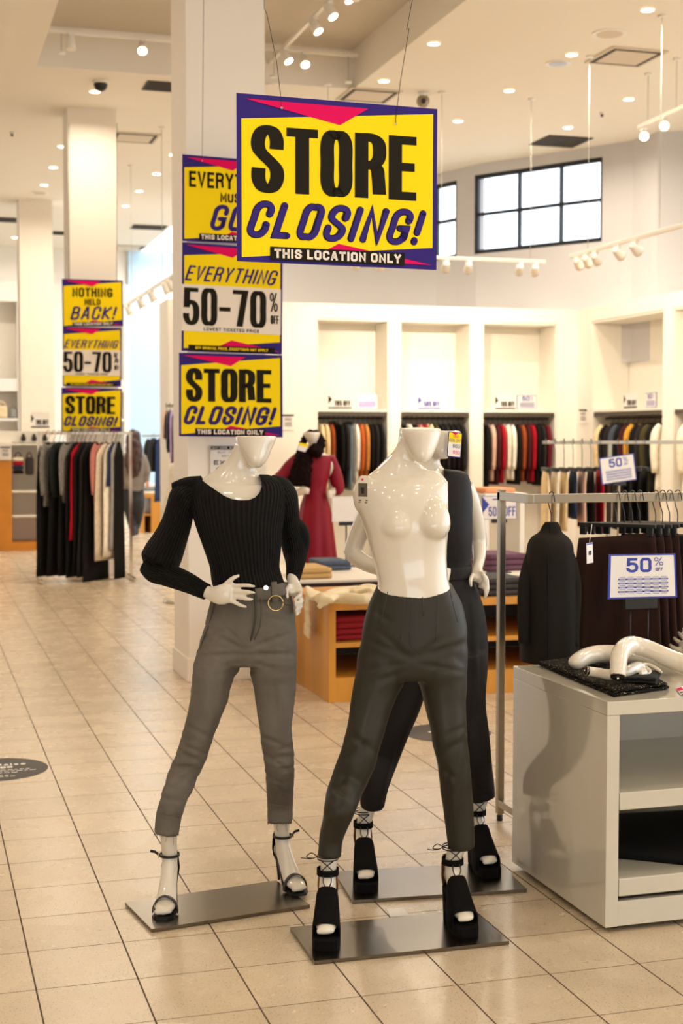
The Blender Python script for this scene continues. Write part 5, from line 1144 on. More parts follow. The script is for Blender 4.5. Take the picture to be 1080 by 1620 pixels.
small_sign('small 50% sign with a blue table on the right bay shelf', [(817, 625), (849, 625), (849, 647.5), (817, 647.5)], mY, FIFTY, 'print blue')
small_sign('small 70% OFF sign on the right wall shelf, left of two', [(987, 622), (1007, 621), (1008, 645), (987, 646)], mX, PCT('70% OFF'))
small_sign('small 50% sign on the right wall shelf, right of two', [(1020, 622), (1038, 620), (1038, 644.5), (1020, 645.5)], mX, FIFTY, 'print blue')
NOTE = [('p', 'card white', [(.02, .02), (.98, .02), (.98, .98), (.02, .98)], 1), ('p', 'sign black', [(.02, .03), (.98, .03), (.98, .14), (.02, .14)], 2)] + [('p', 'vent dark', [(.2, v), (.8, v), (.8, v + .04), (.2, v + .04)], 2) for v in (.25, .34, .5, .6, .7)]
small_sign('small white notice on the back wall left of the bays', [(446, 655), (465, 655), (465, 681), (446, 681)], lambda x, y: onY(x, y, YB - .008), NOTE, grp='wall notices')
small_sign('small white notice on the white strip in the wall corner', [(916, 647), (929, 647), (929, 671), (916, 671)], lambda x, y: onX(x, y, XR - .008), NOTE, grp='wall notices')
yp = 9.32 - .008
BUY = [('p', 'card white', [(.01, .01), (.99, .01), (.99, .99), (.01, .99)], 1), ('p', 'sign black', [(.02, .02), (.98, .02), (.98, .085), (.02, .085)], 2), ('t', 'card white', 'BUY MORE, SAVE MORE', .06, .94, .035, .072, .007, .007, dict(gap=.4), 3), ('t', 'vent dark', 'BUY 3 ITEMS'.replace('3', ''), .2, .8, .12, .15, .007, .005, dict(gap=.4), 2), ('t', 'vent dark', 'GET AN', .3, .7, .19, .215, .007, .005, dict(gap=.4), 2),
       ('t', 'sign black', 'EXTRA', .1, .9, .28, .36, .022, .016, dict(gap=.35), 2), ('t', 'sign black', '15%', .16, .84, .40, .56, .04, .025, dict(gap=.3), 2), ('t', 'sign black', 'OFF', .3, .7, .60, .68, .02, .014, dict(gap=.35), 2)]
small_sign('white BUY MORE, SAVE MORE notice on the near pillar behind the left mannequin', [(332, 704), (392, 704), (392, 790), (332, 790)], lambda x, y: onY(x, y, yp), BUY, grp='wall notices')
# ------------------------------------------------------------------ second rack behind the steel one
yq = 9.15
def rail_rack(name, label, x0, x1, Y, z, posts, m='brushed metal'):
    e = thing(name, label, 'clothes rack', ((x0 + x1) / 2, Y, 0)); mb = MB(); mb.box2((x0, Y - .012, z - .03), (x1, Y + .012, z), bev=.003); mb.build('hanging_rail', m, e)
    for px_ in posts:
        mb = MB(); mb.box2((px_ - .015, Y - .015, .02), (px_ + .015, Y + .015, z - .03)); mb.build('post', m, e)
        mb = MB(); mb.box2((px_ - .02, Y - .28, .01), (px_ + .02, Y + .28, .04)); mb.build('base_foot', m, e)
    return e
yq = 10.95
zq = onY(940, 697, yq).z; xq0, xq1 = onY(858, 700, yq).x, onY(1022, 700, yq).x
rail_rack('garment_rack', 'low metal garment rack farther back with cream and black clothes below the tilted sign', xq0, xq1 + .5, yq, zq, (xq0 + .62, xq1 + .45))
cols = [('cream', .5), ('ivory', .52), ('cream', .50), ('navy', .4), ('pale pink', .48), ('black', .52), ('crimson', .52), ('dusty pink', .58), ('black', .5), ('charcoal', .5), ('black', .48), ('black', .5)]
slots = [(c, ln, xq0 + .03 + i * (xq1 - xq0 - .05) / 11) for i, (c, ln) in enumerate(cols)]; slots = [q for q in slots if abs(q[2] - xq0 - .62) >= .06]
for i, (c, ln, x) in enumerate(slots):
    garment(Vector((x, yq, zq - .015)), (.3, 1, 0), 'trousers', c, ln, .2, .026, 200 + i, 'trousers', '%s trousers, %s on the rack behind the steel rack' % (c, ORD(i, len(slots))), 'trousers', 'trousers on the rear rack', drop=.24)
stand = stand_sign('tilted 50% sign with a blue price table above the rear rack', [(947, 725), (1002, 717), (1007, 759), (952, 767)], yq - .42, FIFTY, 0.0, back='print blue', post=.012)
fold_at(766, 816, 780, yq - .1, onY(790, 780, yq - .1).z, .35, .04, 'peach cloth', 'peach top laid over the rear fixture left of the cream trousers', 1, 40)
zpe = onY(790, 780, yq - .1).z
e = thing('display_riser', 'pale display riser under the peach top', 'riser', (onY(792, 780, yq).x, yq, 0)); x0, x1 = onY(756, 785, yq).x, onY(822, 785, yq).x
mb = MB(); mb.box2((x0, yq - .15, zpe - .04), (x1, yq + .4, zpe - .001)); mb.build('top', 'fixture white', e)
for x in (x0 + .03, x1 - .03):
    mb = MB(); mb.box2((x - .02, yq - .12, 0), (x + .02, yq + .35, zpe - .04)); mb.build('side_panel', 'fixture white', e)
# ------------------------------------------------------------------ maroon mannequin
mat('maroon satin', (134, 6, 34), .5, spec=.25); mat('black fur', (26, 13, 11), .95, spec=.1, bump=1.0, bscale=120)
DM = 12.2
mm = thing('mannequin', 'distant mannequin in a long maroon dress and furry black vest behind the white table', 'mannequin', Vector((P(498, 800, DM).x, P(498, 800, DM).y, 0)), 'shop mannequins')
b = MB(); b.loft(sil([(479, 507, 683.5, .09, .09), (482, 505, 692, .09, .08), (487, 501, 700, .07, .06), (489, 500, 710, .055, .055), (482, 512, 716, .07, .07), (474, 524, 724, .09, .08), (478, 520, 745, .1, .09), (482, 514, 790, .09, .08), (478, 520, 840, .1, .1)], DM))
px_tube(b, [(474, 728, DM, 8), (462, 750, DM, 7.5), (456, 772, DM, 7), (466, 779, DM - .1, 6), (476, 779, DM - .14, 5.5)], 3); px_tube(b, [(521, 730, DM, 8), (528, 755, DM + .03, 7), (529, 775, DM + .02, 6), (521, 783, DM - .08, 5)], 3)
px_tube(b, [(474, 778, DM - .14, 6), (483, 776, DM - .17, 6.5), (488, 778, DM - .18, 5)], 3); px_tube(b, [(521, 776, DM - .1, 4.5), (521, 784, DM - .11, 5), (524, 790, DM - .11, 3.5)], 3)
for dy in (-3, 0, 3): fpx(b, [(481, 777 + dy, DM - .18), (485, 776 + dy, DM - .19), (488, 778 + dy, DM - .18)], .012)
px_tube(b, [(490, 830, DM, 12), (488, 920, DM, 9), (488, 1000, DM, 6)], 2); px_tube(b, [(510, 830, DM, 12), (512, 920, DM, 9), (512, 1000, DM, 6)], 2)
o = b.build('body', 'mannequin white', mm); fuse(o, .012, 2)
d = MB(); rings = sil([(476, 522, 720, .09, .09), (473, 525, 730, .11, .1), (477, 521, 752, .12, .1), (481, 516, 778, .105, .09), (474, 523, 805, .14, .14), (468, 528, 850, .18, .18), (462, 533, 900, .2, .2), (458, 537, 960, .22, .22)], DM, 4, 48)
for i, r in enumerate(rings):
    c = sum(r, Vector()) / len(r); a = max(0, i / len(rings) - .35)
    for k, p in enumerate(r): r[k] = c + (p - c) * (1 + a * .16 * math.sin(9 * 2 * math.pi * k / len(r)))
d.loft(rings, 'maroon satin'); do = d.build('dress', None, mm)
d = MB(); px_tube(d, [(474, 722, DM, 9), (462, 738, DM, 13), (451, 752, DM, 13), (440, 766, DM - .02, 14), (446, 776, DM - .05, 9)], 3, 14, 'maroon satin'); d.build('sleeve', None, do)
d = MB(); px_tube(d, [(521, 722, DM, 8), (527, 740, DM + .03, 10), (532, 760, DM + .04, 11), (535, 775, DM + .02, 9), (528, 779, DM, 5)], 3, 14, 'maroon satin'); d.build('sleeve', None, do)
d = MB(); d.loft(sil([(470, 498, 712, .10, .06), (466, 496, 724, .16, .1), (460, 496, 742, .18, .08), (455, 494, 760, .18, .05), (457, 493, 768, .16, .04)], DM - .02, 3, 24)); px_tube(d, [(492, 706, DM - .10, 8), (500, 715, DM - .12, 9), (505, 724, DM - .12, 5)], 3); px_tube(d, [(478, 705, DM - .0, 6), (482, 693, DM + .05, 5), (492, 684, DM + .1, 5), (506, 692, DM + .06, 6), (507, 706, DM - .02, 7), (501, 718, DM - .1, 6)], 3)
vo_ = d.build('fur_vest', 'black fur', mm); fuse(vo_, .012, 2); wrinkle(vo_, .02, 40, 1)
d = MB(); graphic(d, [P(474, 700, DM - .22), P(489, 703, DM - .22), P(483, 716, DM - .24), P(469, 712, DM - .24)], [('p', 'sign yellow', [(.04, .03), (.96, .03), (.96, .4), (.04, .4)], 1), ('p', 'card white', [(.04, .4), (.96, .4), (.96, .96), (.04, .96)], 1)], thick=.002, dz=.002); d.build('price_tag', None, mm, fixn=False)
# ------------------------------------------------------------------ ceiling fittings
def on_ceil(x, y, z=CEIL): return G(x, y, z)
GD = 'recessed ceiling downlights'
def downlight(p, label, power=26, r=.056, group=GD, lit=True):
    e = thing('ceiling_downlight', label, 'ceiling light', p, group)
    mb = MB(); n = 20
    for k in range(n):
        a, b_ = 2 * math.pi * k / n, 2 * math.pi * (k + 1) / n; q = lambda t, rr, z: p + Vector((math.cos(t) * rr, math.sin(t) * rr, z))
        mb.poly([q(a, r * 1.22, -.004), q(b_, r * 1.22, -.004), q(b_, r, -.012), q(a, r, -.012)], 'lamp white')
        mb.poly([q(a, r * 1.22, -.0005), q(b_, r * 1.22, -.0005), q(b_, r * 1.22, -.004), q(a, r * 1.22, -.004)], 'lamp white')
    mb.build('trim_ring', None, e)
    mb = MB(); mb.disc(p - Z * .010, -Z, r, 'lamp glow' if lit else 'lamp white', 20); mb.build('lens', None, e)['label'] = 'glowing lens'
    if lit and power: area(p - Z * .03, .14, power * KA, spread=160)
    return e
right_dl = [(1024, 14.5), (686, 68), (904, 85.5), (607, 127), (805, 142.5), (994, 156), (724, 190.5), (898, 201)]
wl = {(1024, 14.5): 'downlight at the top right corner of the ceiling', (686, 68): 'downlight above the right wire of the large sign', (904, 85.5): 'downlight left of the big square ceiling vent', (607, 127): 'downlight just above the large hanging sign',
      (805, 142.5): 'downlight in the middle of the right ceiling, between sign and vent', (994, 156): 'downlight below the big square ceiling vent', (724, 190.5): 'downlight just right of the large sign, above its window', (898, 201): 'downlight beside the dark return grille'}
for q in right_dl: downlight(on_ceil(*q), 'round recessed ' + wl[q], 52)
left_dl = [(150, 144, 'beside the black dome camera'), (98.5, 231, 'nearest in the row left of the farther pillar'), (84, 264, 'second in the row left of the farther pillar'), (69.5, 292, 'third in the row left of the farther pillar'), (57, 318, 'above the farthest pillar'),
           (274.5, 244, 'against the near pillar, right of the ceiling vent'), (247.5, 274.5, 'second in the row left of the near pillar'), (220, 302, 'third in the row left of the near pillar'), (198.5, 325, 'fourth in the row left of the near pillar'), (179, 346, 'touching the right edge of the farther pillar'),
           (24, 375, 'left of the farthest pillar'), (261, 387, 'over the daylight-tinted far wall')]
for x, y, t in left_dl: downlight(on_ceil(x, y), 'small round recessed downlight ' + t, 55)
k = 0
for xx in (-3.0, -0.4, 2.2, 5.2):                      # unseen downlights added over the front of the shop as warm fill
    for yy in (-2.5, 0.2, 2.7):
        downlight(Vector((xx, yy, CEIL)), 'unseen fill downlight added over the front of the shop', 24)
for xx, yy in ((-.6, 7.2), (-.6, 10.5), (5.6, 7.2), (5.9, 10.0), (7.6, 10.5), (-2, 14), (5.2, 3.8), (7.4, 6.5)): downlight(Vector((xx, yy, CEIL)), 'unseen fill downlight added over the shop floor out of view', 60)  # more added fill lamps, all out of view
def vent(label, x, y, sx, sy, rz=0.0, kind=1, group='ceiling vents'):
    p = on_ceil(x, y); e = thing('ceiling_vent', label, 'ceiling vent', p, group); R = Matrix.Rotation(rz, 3, 'Z')
    mb = MB(); mb.box(p - Z * .008, (sx, sy, .014), 'vent frame' if kind else 'vent dark', bev=.004, rz=rz); mb.build('frame', None, e)
    mb = MB()
    if kind == 1:
        for i, f_ in enumerate((.88, .58, .28)):
            mb.box(p - Z * (.016 + .001 * i), (sx * f_, sy * f_, .003), 'vent dark', rz=rz); mb.box(p - Z * (.0185 + .001 * i), (sx * (f_ - .15), sy * (f_ - .15), .003), 'vent frame', rz=rz)
    else:
        for i in range(7): mb.box(p - Z * .017 + R @ Vector((0, sy * (-.4 + .8 * i / 6), 0)), (sx * .92, sy * .06, .006), 'vent dark', rz=rz)
    mb.build('louvre', None, e)
vent('big square ceiling vent with nested louvres at the upper right', 990, 89, .62, .62)
vent('ceiling vent partly hidden just above the large sign', 583, 150, .6, .6)
vent('dark return grille in the right ceiling near the windows', 887, 223, .62, .62, 0, 0)
vent('ceiling vent left of the near pillar at the top', 272, 137, .6, .4, 0, 0)
vent('ceiling vent between the farther and near pillars', 212, 217, .6, .6)
vent('brown ceiling vent far back between the pillars', 235, 359, .62, .5, 0, 0)
vent('thin far ceiling vent right of the farther pillar', 195, 390, .9, .6)
vent('dark slot vent between the farthest and farther pillars', 90, 368, .8, .4, 0, 0)
vent('dark slot vent at the left frame edge', 6, 347, .8, .5, 0, 0)
def round_fit(label, x, y, r, m, name='ceiling_speaker', cat='speaker'):
    p = on_ceil(x, y); mb = MB(); mb.cyl(p, p - Z * .008, r, 'lamp white', 24); mb.cyl(p - Z * .008, p - Z * .012, r * .72, m, 24); o = mb.build(name, None, None, p); tag(o, label, cat, 'round ceiling fittings')
round_fit('round grey ceiling speaker above the square vent', 964, 53, .17, 'vent frame'); round_fit('round dim ceiling fitting left of the square vent', 882, 100, .13, 'brushed metal', 'ceiling_fitting', 'ceiling fitting')
round_fit('small round ceiling speaker above the farthest pillar', 63, 305, .13, 'vent frame')
def dome(label, x, y, r=.075):
    p = on_ceil(x, y); e = thing('dome_camera', label, 'security camera', p); mb = MB(); mb.cyl(p, p - Z * .03, r * 1.15, 'lamp white', 18); mb.build('base', None, e); mb = MB(); mb.ball(p - Z * .04, r, 'black plastic', 16); mb.build('dome', None, e)
dome('black dome security camera on the left ceiling', 159, 128); 
p = on_ceil(669, 146); e = thing('security_camera', 'small metal security camera on the ceiling right of the large sign', 'security camera', p); mb = MB(); mb.cyl(p, p - Z * .05, .05, 'lamp white', 14); mb.build('base', None, e); mb = MB(); mb.ball(p - Z * .10, .075, 'brushed metal', 14); mb.build('housing', None, e); mb = MB(); mb.cyl(p - Z * .11 - FH * .07, p - Z * .115 - FH * .085, .03, 'black plastic', 12); mb.build('lens', None, e)
for x, y, t in ((19, 209, 'left'), (952, 178, 'right')):
    p = on_ceil(x, y); mb = MB(); mb.cyl(p, p - Z * .02, .03, 'lamp white', 12); mb.cyl(p - Z * .02, p - Z * .05, .016, 'vent dark', 10); o = mb.build('sprinkler_head', None, None, p); tag(o, 'small dark sprinkler head on the %s ceiling' % t, 'sprinkler')
def spot_head(mb_parent, p, aim, lit, r=.048, ln=.15, power=0, size=55):
    d = (Vector(aim) - p).normalized(); e = bpy.data.objects.new('spot_head', None); COL.objects.link(e); e.parent = mb_parent; e.location = p - world_loc(mb_parent)
    mb = MB(); j = p - Z * .07; mb.cyl(p, j, .012, 'lamp white', 8); mb.box(p - Z * .012, (.05, .09, .024), 'lamp white'); mb.build('bracket', None, e)
    mb = MB(); a = j - d * ln * .45; b_ = j + d * ln * .55; mb.tube([a, a + d * .02, b_ - d * .05, b_], [r * .5, r * .8, r, r * 1.08], 'lamp white', 16); mb.build('shade', None, e)
    mb = MB(); mb.disc(b_ + d * .002, d, r * .92, 'lamp glow' if lit else 'lamp white', 16); mb.build('lens', None, e)['label'] = 'glowing lens'
    if power: spot(b_ + d * .02, aim, power * KA, size)
def track(label, a, b_, heads, rods=(), w=.04, group='track lights'):
    a, b_ = Vector(a), Vector(b_); e = thing('track_light', label, 'track light', (a + b_) / 2, group); u = (b_ - a).normalized()
    mb = MB(); c = (a + b_) / 2; mb.box(c, ((b_ - a).length, w, w), 'lamp white', rz=math.atan2(u.y, u.x), bev=.004); mb.build('rail', None, e)
    for t in rods:
        p = a.lerp(b_, t); mb = MB(); mb.cyl(p, Vector((p.x, p.y, CEIL)), .0035, 'rod grey', 8); mb.cyl(Vector((p.x, p.y, CEIL)), Vector((p.x, p.y, CEIL - .02)), .04, 'lamp white', 12); mb.build('suspension_rod', None, e)
    for t, aim, lit, pw, sz in heads: spot_head(e, a.lerp(b_, t) - Z * .02, aim, lit, power=pw, size=sz)
    return e
# suspended track along the back wall
zt1 = 3.62; ym = 15.0
xa1, xb1 = onY(560, 410, ym).x, onY(862, 412, ym).x; za1 = onY(780, 411, ym).z
fx = lambda px: (onY(px, 412, ym).x - xa1 + .0) / (xb1 - xa1)
bc = [((b_[0] + b_[1]) / 2) for b_ in bays]
track('white suspended track with spots lighting the back wall bays', (xa1 - .35, ym, za1), (xb1, ym, za1), [((onY(px_, 412, ym).x - xa1 + .35) / (xb1 - xa1 + .35), (tx, YB + .5, 2.35), True, pw, 62) for px_, tx, pw in ((563, bc[0], 230), (603, bc[0] - .3, 0), (705, bc[1], 330), (741, bc[1] + .3, 0), (822, bc[2] - .15, 230), (846, bc[2] + .2, 0))], (.02, .52, .93))
# suspended track along the right wall
xn = onX(1, 1, 1).x
pn0, pn1 = G(903, 405, 0), None
XN = 6.55
qa, qb = onX(903, 406, XN), onX(1090, 352, XN); zn = onX(980, 384, XN).z
track('white suspended track with spots lighting the right wall bays', (XN, qa.y, zn), (XN, qb.y - .6, zn), [((qa.y - onX(px_, 400, XN).y) / (qa.y - qb.y + .6), (XR + .5, ty, 2.35), True, pw, 60) for px_, ty, pw in ((914, 16.1, 0), (928, 15.9, 190), (942, 15.6, 0), (977, 14.2, 0), (1004, 13.8, 190))], (.13, .62))
# left aisle track
XL = onY(240, 457, 18.5).x; qa, qb = onX(195, 486, XL), onX(292, 428, XL); zl = onX(240, 457, XL).z
track('white suspended track with four spots over the aisle left of the near pillar', (XL, qa.y, zl), (XL, qb.y - .8, zl), [((qa.y - onX(px_, 455, XL).y) / (qa.y - qb.y + .8), (XL + 1.4, onX(px_, 455, XL).y + .3, 1.2), True, 40 if i % 2 else 0, 70) for i, px_ in enumerate((203, 222, 240, 262, 270))], (.15, .6))
# tracks in the ceiling recess
zc = CEIL + .16
pa, pb = G(50, 50, zc), G(288, 74, zc)
yk = G(170, 62, zc).y
def rec(label, x0, x1, y, z, hs): track(label, (x0, y, z), (x1, y, z), hs, (.1, .9), group='track lights in the ceiling recess')
def rx(px_, py): return (G(px_, py, zc).x)
x0, x1 = 1.30, 2.9
rec('white track across the recess at the upper left with one bare and one glowing spot', x0, x1, yk, CEIL + .20, [((rx(110, 62) - x0) / (x1 - x0), (rx(110, 62), yk - .7, 2.0), False, 0, 60), ((rx(224, 68) - x0) / (x1 - x0), (rx(224, 68) - .3, yk - 2.2, 3.6), True, 40, 70)])
XT = G(497, 52, CEIL + .05).x; yA, yB = G(425, 128, CEIL + .05).y, G(555, -6, CEIL + .05).y
XT = (G(453, 98, CEIL + .05).x + G(522, 28, CEIL + .05).x) / 2
track('white track running along the recess above the large sign with five spots', (XT, yA + .3, CEIL + .22), (XT, yB - .5, CEIL + .22), [((yA + .3 - G(px_, py, CEIL + .05).y) / (yA + .8 - yB), (XT + .9, G(px_, py, CEIL + .05).y - 1.0, 3.6), True, 30 if i % 2 else 0, 60) for i, (px_, py) in enumerate(((424, 128), (452, 100), (497, 53), (523, 30), (549, 4)))], (.1, .9), group='track lights in the ceiling recess')
ye = G(493, 100, zc).y
rec('short white track across the recess right of the near pillar with one glowing spot', G(420, 92, zc).x, CXR - .05, ye, CEIL + .28, [(.42, (G(493, 100, zc).x, ye - 1.5, 3.8), True, 40, 60)])
# two spots on the right clerestory wall
p0, p1 = P(1010, 205, 15.2), P(1085, 175, 14.2)
track('short track with two glowing spots near the right window', p0, (p1.x, p1.y, p0.z + .05), [(.12, p0 + Vector((-1.5, -3, -1.2)), True, 30, 70), (.55, p0 + Vector((-1.2, -3, -1.2)), True, 30, 70)], (.2, .8))
# ------------------------------------------------------------------ aisle on the left
yl = 16.25
zl_ = onY(130, 690, yl).z; xl0, xl1 = onY(72, 690, yl).x, onY(192, 690, yl).x
rail_rack('garment_rack', 'chrome rolling rack of long dresses in front of the farther pillar', xl0 - .10, xl1 + .12, yl, zl_ + .05, (xl0 - .08, xl1 + .10), 'chrome')
specs = [('black', 58, 1.5, 'gown'), ('silver lace', 67, .72, 'jacket'), ('black', 76, 1.5, 'gown'), ('dark green', 82, .62, 'jacket'), ('black', 93, 1.5, 'gown'), ('silver lace', 97, .68, 'jacket'), ('black', 104, 1.52, 'gown'), ('crimson', 111, 1.1, 'gown'),
         ('black', 116, 1.5, 'gown'), ('charcoal', 124, 1.52, 'gown'), ('black', 132, 1.58, 'gown'), ('dusty pink', 146, .7, 'jacket'), ('lace', 150, 1.34, 'gown'), ('ivory', 163, 1.30, 'gown'), ('navy', 170, .5, 'gown'), ('silver grey', 174, 1.24, 'gown'), ('black', 180, 1.56, 'gown')]
for i, (c, px_, ln, k) in enumerate(specs):
    wd_ =   .19 if i < 13 else (.15, .13, .11, .085)[i - 13]
    p = onY(px_, 688, yl); p.x += wd_ * .66; p.z = zl_ + .035
    garment(p, (.9, 1, 0), k, c, ln, wd_, .29 * min(px_ - (specs[i - 1][1] if i else 48), (specs[i + 1][1] if i < 16 else 192) - px_) * 16.3 / F * .74, 300 + i, NAMES[k][0], '%s %s, %s on the rolling rack by the farther pillar' % (c, NAMES[k][1] if k != 'gown' else 'long dress', ORD(i, len(specs))), NAMES[k][1], 'clothes on the rolling rack', drop=.10, flare=.08)
# woman walking away
mat('person skin', (196, 140, 112), .55); mat('brown hair', (56, 30, 18), .6, var=.35, vscale=60, stretch=(1, 1, .15)); mat('grey sweatshirt', (122, 112, 104), .9); mat('black leggings', (30, 30, 34), .8); mat('boot leather', (30, 24, 20), .5)
DP = 22.8
q = G(210, 851); pe = thing('person', 'woman walking away in grey sweatshirt and black trousers, long wavy dark hair', 'person', (q.x, q.y, 0))
def px_at(x, y, D): return P(x, y, D)
b = MB()
b.loft(sil([(206, 214, 683, .05, .05), (203, 217, 690, .09, .09), (203, 217, 698, .1, .1), (205, 215, 706, .08, .08), (207, 213, 712, .05, .05), (201, 223, 716, .07, .07), (194, 229, 722, .1, .1), (196, 228, 740, .11, .11), (197, 226, 758, .1, .11), (195, 227, 775, .11, .13), (196, 226, 785, .1, .12)], DP, p=2))
for pts in ([(204, 780, DP, 8.5), (204, 800, DP, 7.5), (208, 822, DP + .02, 5), (210, 838, DP + .03, 4), (211, 846, DP, 3)], [(219, 780, DP, 8.5), (219, 800, DP - .05, 7.5), (217, 822, DP + .1, 5), (216, 836, DP + .25, 4), (215, 842, DP + .3, 3.2)], ): px_tube(b, pts, 3)
px_tube(b, [(197, 724, DP, 5.5), (192, 742, DP, 5), (189, 758, DP, 4), (188, 768, DP - .05, 3), (188, 774, DP - .06, 3.2)], 3); px_tube(b, [(226, 724, DP, 5.5), (231, 742, DP, 5), (233, 754, DP, 3.8), (233.5, 763, DP - .05, 3), (233.5, 768, DP - .06, 3.2)], 3)
for k_ in range(4):
    fpx(b, [(187 + k_ * .8, 773, DP - .06), (187 + k_ * .8, 776, DP - .07), (187.3 + k_ * .8, 778.5, DP - .06)], .011); fpx(b, [(232 + k_ * .8, 767, DP - .06), (232 + k_ * .8, 770, DP - .07), (232.2 + k_ * .8, 772.5, DP - .06)], .011)
for sx in (-1, 1): b.ball(P(210 + sx * 7, 697, DP), .03, n=8)
o = b.build('body', 'person skin', pe); fuse(o, .014, 2)
h = MB(); px_tube(h, [(210, 680, DP - .02, 5, 1), (211, 688, DP - .03, 10, 1), (211, 700, DP - .06, 12, .9), (212, 715, DP - .10, 13.5, .6), (211, 730, DP - .12, 14, .45), (211, 742, DP - .13, 12.5, .4), (211, 752, DP - .13, 8, .35), (211, 757, DP - .13, 3, .35)], 4, 20)
ho = h.build('hair', 'brown hair', pe); fuse(ho, .014, 2); wrinkle(ho, .03, 20, 3, (1, 1, .5))
h = MB(); h.loft(sil([(205, 216, 713, .07, .07), (196, 227, 718, .1, .1), (192, 231, 725, .125, .12), (193, 230, 745, .135, .13), (194, 229, 765, .13, .13), (195, 228, 774, .125, .13), (196, 227, 777, .12, .125)], DP))
px_tube(h, [(197, 721, DP, 6), (191.5, 742, DP, 6.2), (189.5, 757, DP, 5), (188.5, 766, DP - .05, 4)], 3); px_tube(h, [(226, 721, DP, 6), (231.5, 742, DP, 6.2), (233, 753, DP, 5), (233.5, 762, DP - .05, 4)], 3)
ho = h.build('sweatshirt', 'grey sweatshirt', pe); fuse(ho, .014, 2); wrinkle(ho, .02, 9, 5)
h = MB(); h.loft(sil([(194.5, 227.5, 773, .12, .13), (193, 228, 785, .12, .14), (194, 227, 795, .11, .13)], DP))
px_tube(h, [(203, 786, DP, 10), (204, 800, DP, 9.6), (207, 822, DP + .02, 7), (210, 838, DP + .03, 5.4)], 3); px_tube(h, [(219, 786, DP, 10), (219, 800, DP - .05, 9.6), (218, 822, DP + .1, 7), (216, 834, DP + .24, 5.4)], 3)
ho = h.build('trousers', 'black leggings', pe); fuse(ho, .014, 2)
for x, y, dd in ((211, 848, 0), (215, 845, .3)):
    h = MB(); px_tube(h, [(x - 1, 830 if dd else 832, DP + .1 * dd, 5.2), (x, y - 6, DP + dd * .8, 4.6), (x, y - 1, DP + dd, 4.4)], 2, 12); g_ = P(x, y + 1, DP + dd); h.ball(Vector((g_.x, g_.y + .05, max(g_.z, 0.0) + .045)), .05, n=10, sc=(.9, 2.2, .85)); ho = h.build('boot', 'boot leather', pe)
# counter with orange-brown end and white shelves at the far left
yc = 20.8
mat('orange wood', (206, 132, 30), .4, var=.08, vscale=4)
x0, x1, x2 = onY(-70, 800, yc).x, onY(19, 800, yc).x, onY(78, 800, yc).x; zt_ = onY(30, 700, yc).z
ct = thing('service_counter', 'shop counter at the left edge with an orange wood end and white shelving', 'counter', ((x0 + x2) / 2, yc + .3, 0))
mb = MB(); mb.box2((x0, yc, 0), (x1, yc + .7, onY(10, 728, yc).z), bev=.004); mb.build('wood_end', 'orange wood', ct)
mb = MB(); mb.box2((x0, yc - .03, onY(10, 728, yc).z), (x1, yc + .7, zt_), bev=.004); mb.build('counter_top', 'fixture white', ct)
mb = MB(); mb.box2((x1, yc + .55, .12), (x2, yc + .6, zt_)); mb.box2((x2 - .04, yc + .02, .12), (x2, yc + .55, zt_)); mb.build('back_panel', 'fixture white', ct)
mb = MB(); mb.box2((x1, yc, 0), (x2, yc + .6, .12)); mb.build('base_panel', 'orange wood', ct)
for y_ in (701, 776, 815, 858):
    z_ = onY(40, y_, yc).z; mb = MB(); mb.box2((x1 + .002, yc + .05, z_ - .03), (x2 - .04, yc + .55, z_)); mb.build('shelf', 'fixture white', ct)
def bag(label, x, y0, y1, w_, cols, Y):
    a, b_ = onY(x - w_, y1, Y), onY(x + w_, y0, Y); e = thing('bag', label, 'bag', Vector(((a.x + b_.x) / 2, Y + .06, a.z)), 'bags hung on the counter'); n = len(cols); ww = (b_.x - a.x); hh = b_.z - a.z
    for i, c in enumerate(cols):
        mb = MB(); z0 = a.z + hh * (1 - (i + 1) / n) * .8; z1 = a.z + hh * (1 - i / n) * .8; mb.box2((a.x + .0, Y, z0), (b_.x, Y + .12, z1 - .004), bev=.03); mb.build('panel', c, e)
    mb = MB(); c0 = Vector(((a.x + b_.x) / 2, Y + .06, a.z + hh * .78)); mb.tube([c0 + Vector((ww * .3 * math.cos(t), 0, hh * .22 * math.sin(t))) for t in [math.pi * k / 8 for k in range(9)]], .008, 'black plastic', 6); mb.build('handle', None, e)
bag('striped red, white and blue bag on the counter shelves', 29, 716, 750, 8.5, ['g ivory', 'g crimson', 'g navy', 'black cloth'], yc + .1)
bag('dark brown bag beside the striped bag on the counter shelves', 47, 716, 752, 6.5, ['charcoal cloth'], yc + .1)
z_ = zt_
small_sign('white 70% OFF sign with black arrow standing on the far left counter', [(49, 652), (78, 652), (78, 677), (49, 677)], lambda x, y: onY(x, y, yc + .3), PCT('70% OFF'))
small_sign('small white sign on the front of the counter', [(0, 706), (17, 706), (17, 727), (0, 727)], lambda x, y: onY(x, y, yc - .05), NOTE)
for i, px_ in enumerate((37, 54, 71)):
    p = onY(px_, 694, yc + .05); mb = MB(); mb.box(p, (.07, .05, .07), 'boot leather', bev=.015); mb.ball(p + Z * .05, .025, 'boot leather', 10); o = mb.build('trinket_box', None, None, p); tag(o, 'tiny brown trinket on the counter edge, %s of three' % ('left', 'middle', 'right')[i], 'trinket', 'trinkets on the counter')
mb = MB(); mb.box2((x0, yc + .1, zt_ + .001), (x2, yc + .65, onY(30, 682, yc).z)); o = mb.build('counter_riser', 'fixture white', None, ((x0 + x2) / 2, yc + .3, zt_)); tag(o, 'long white riser along the top of the shop counter', 'riser')
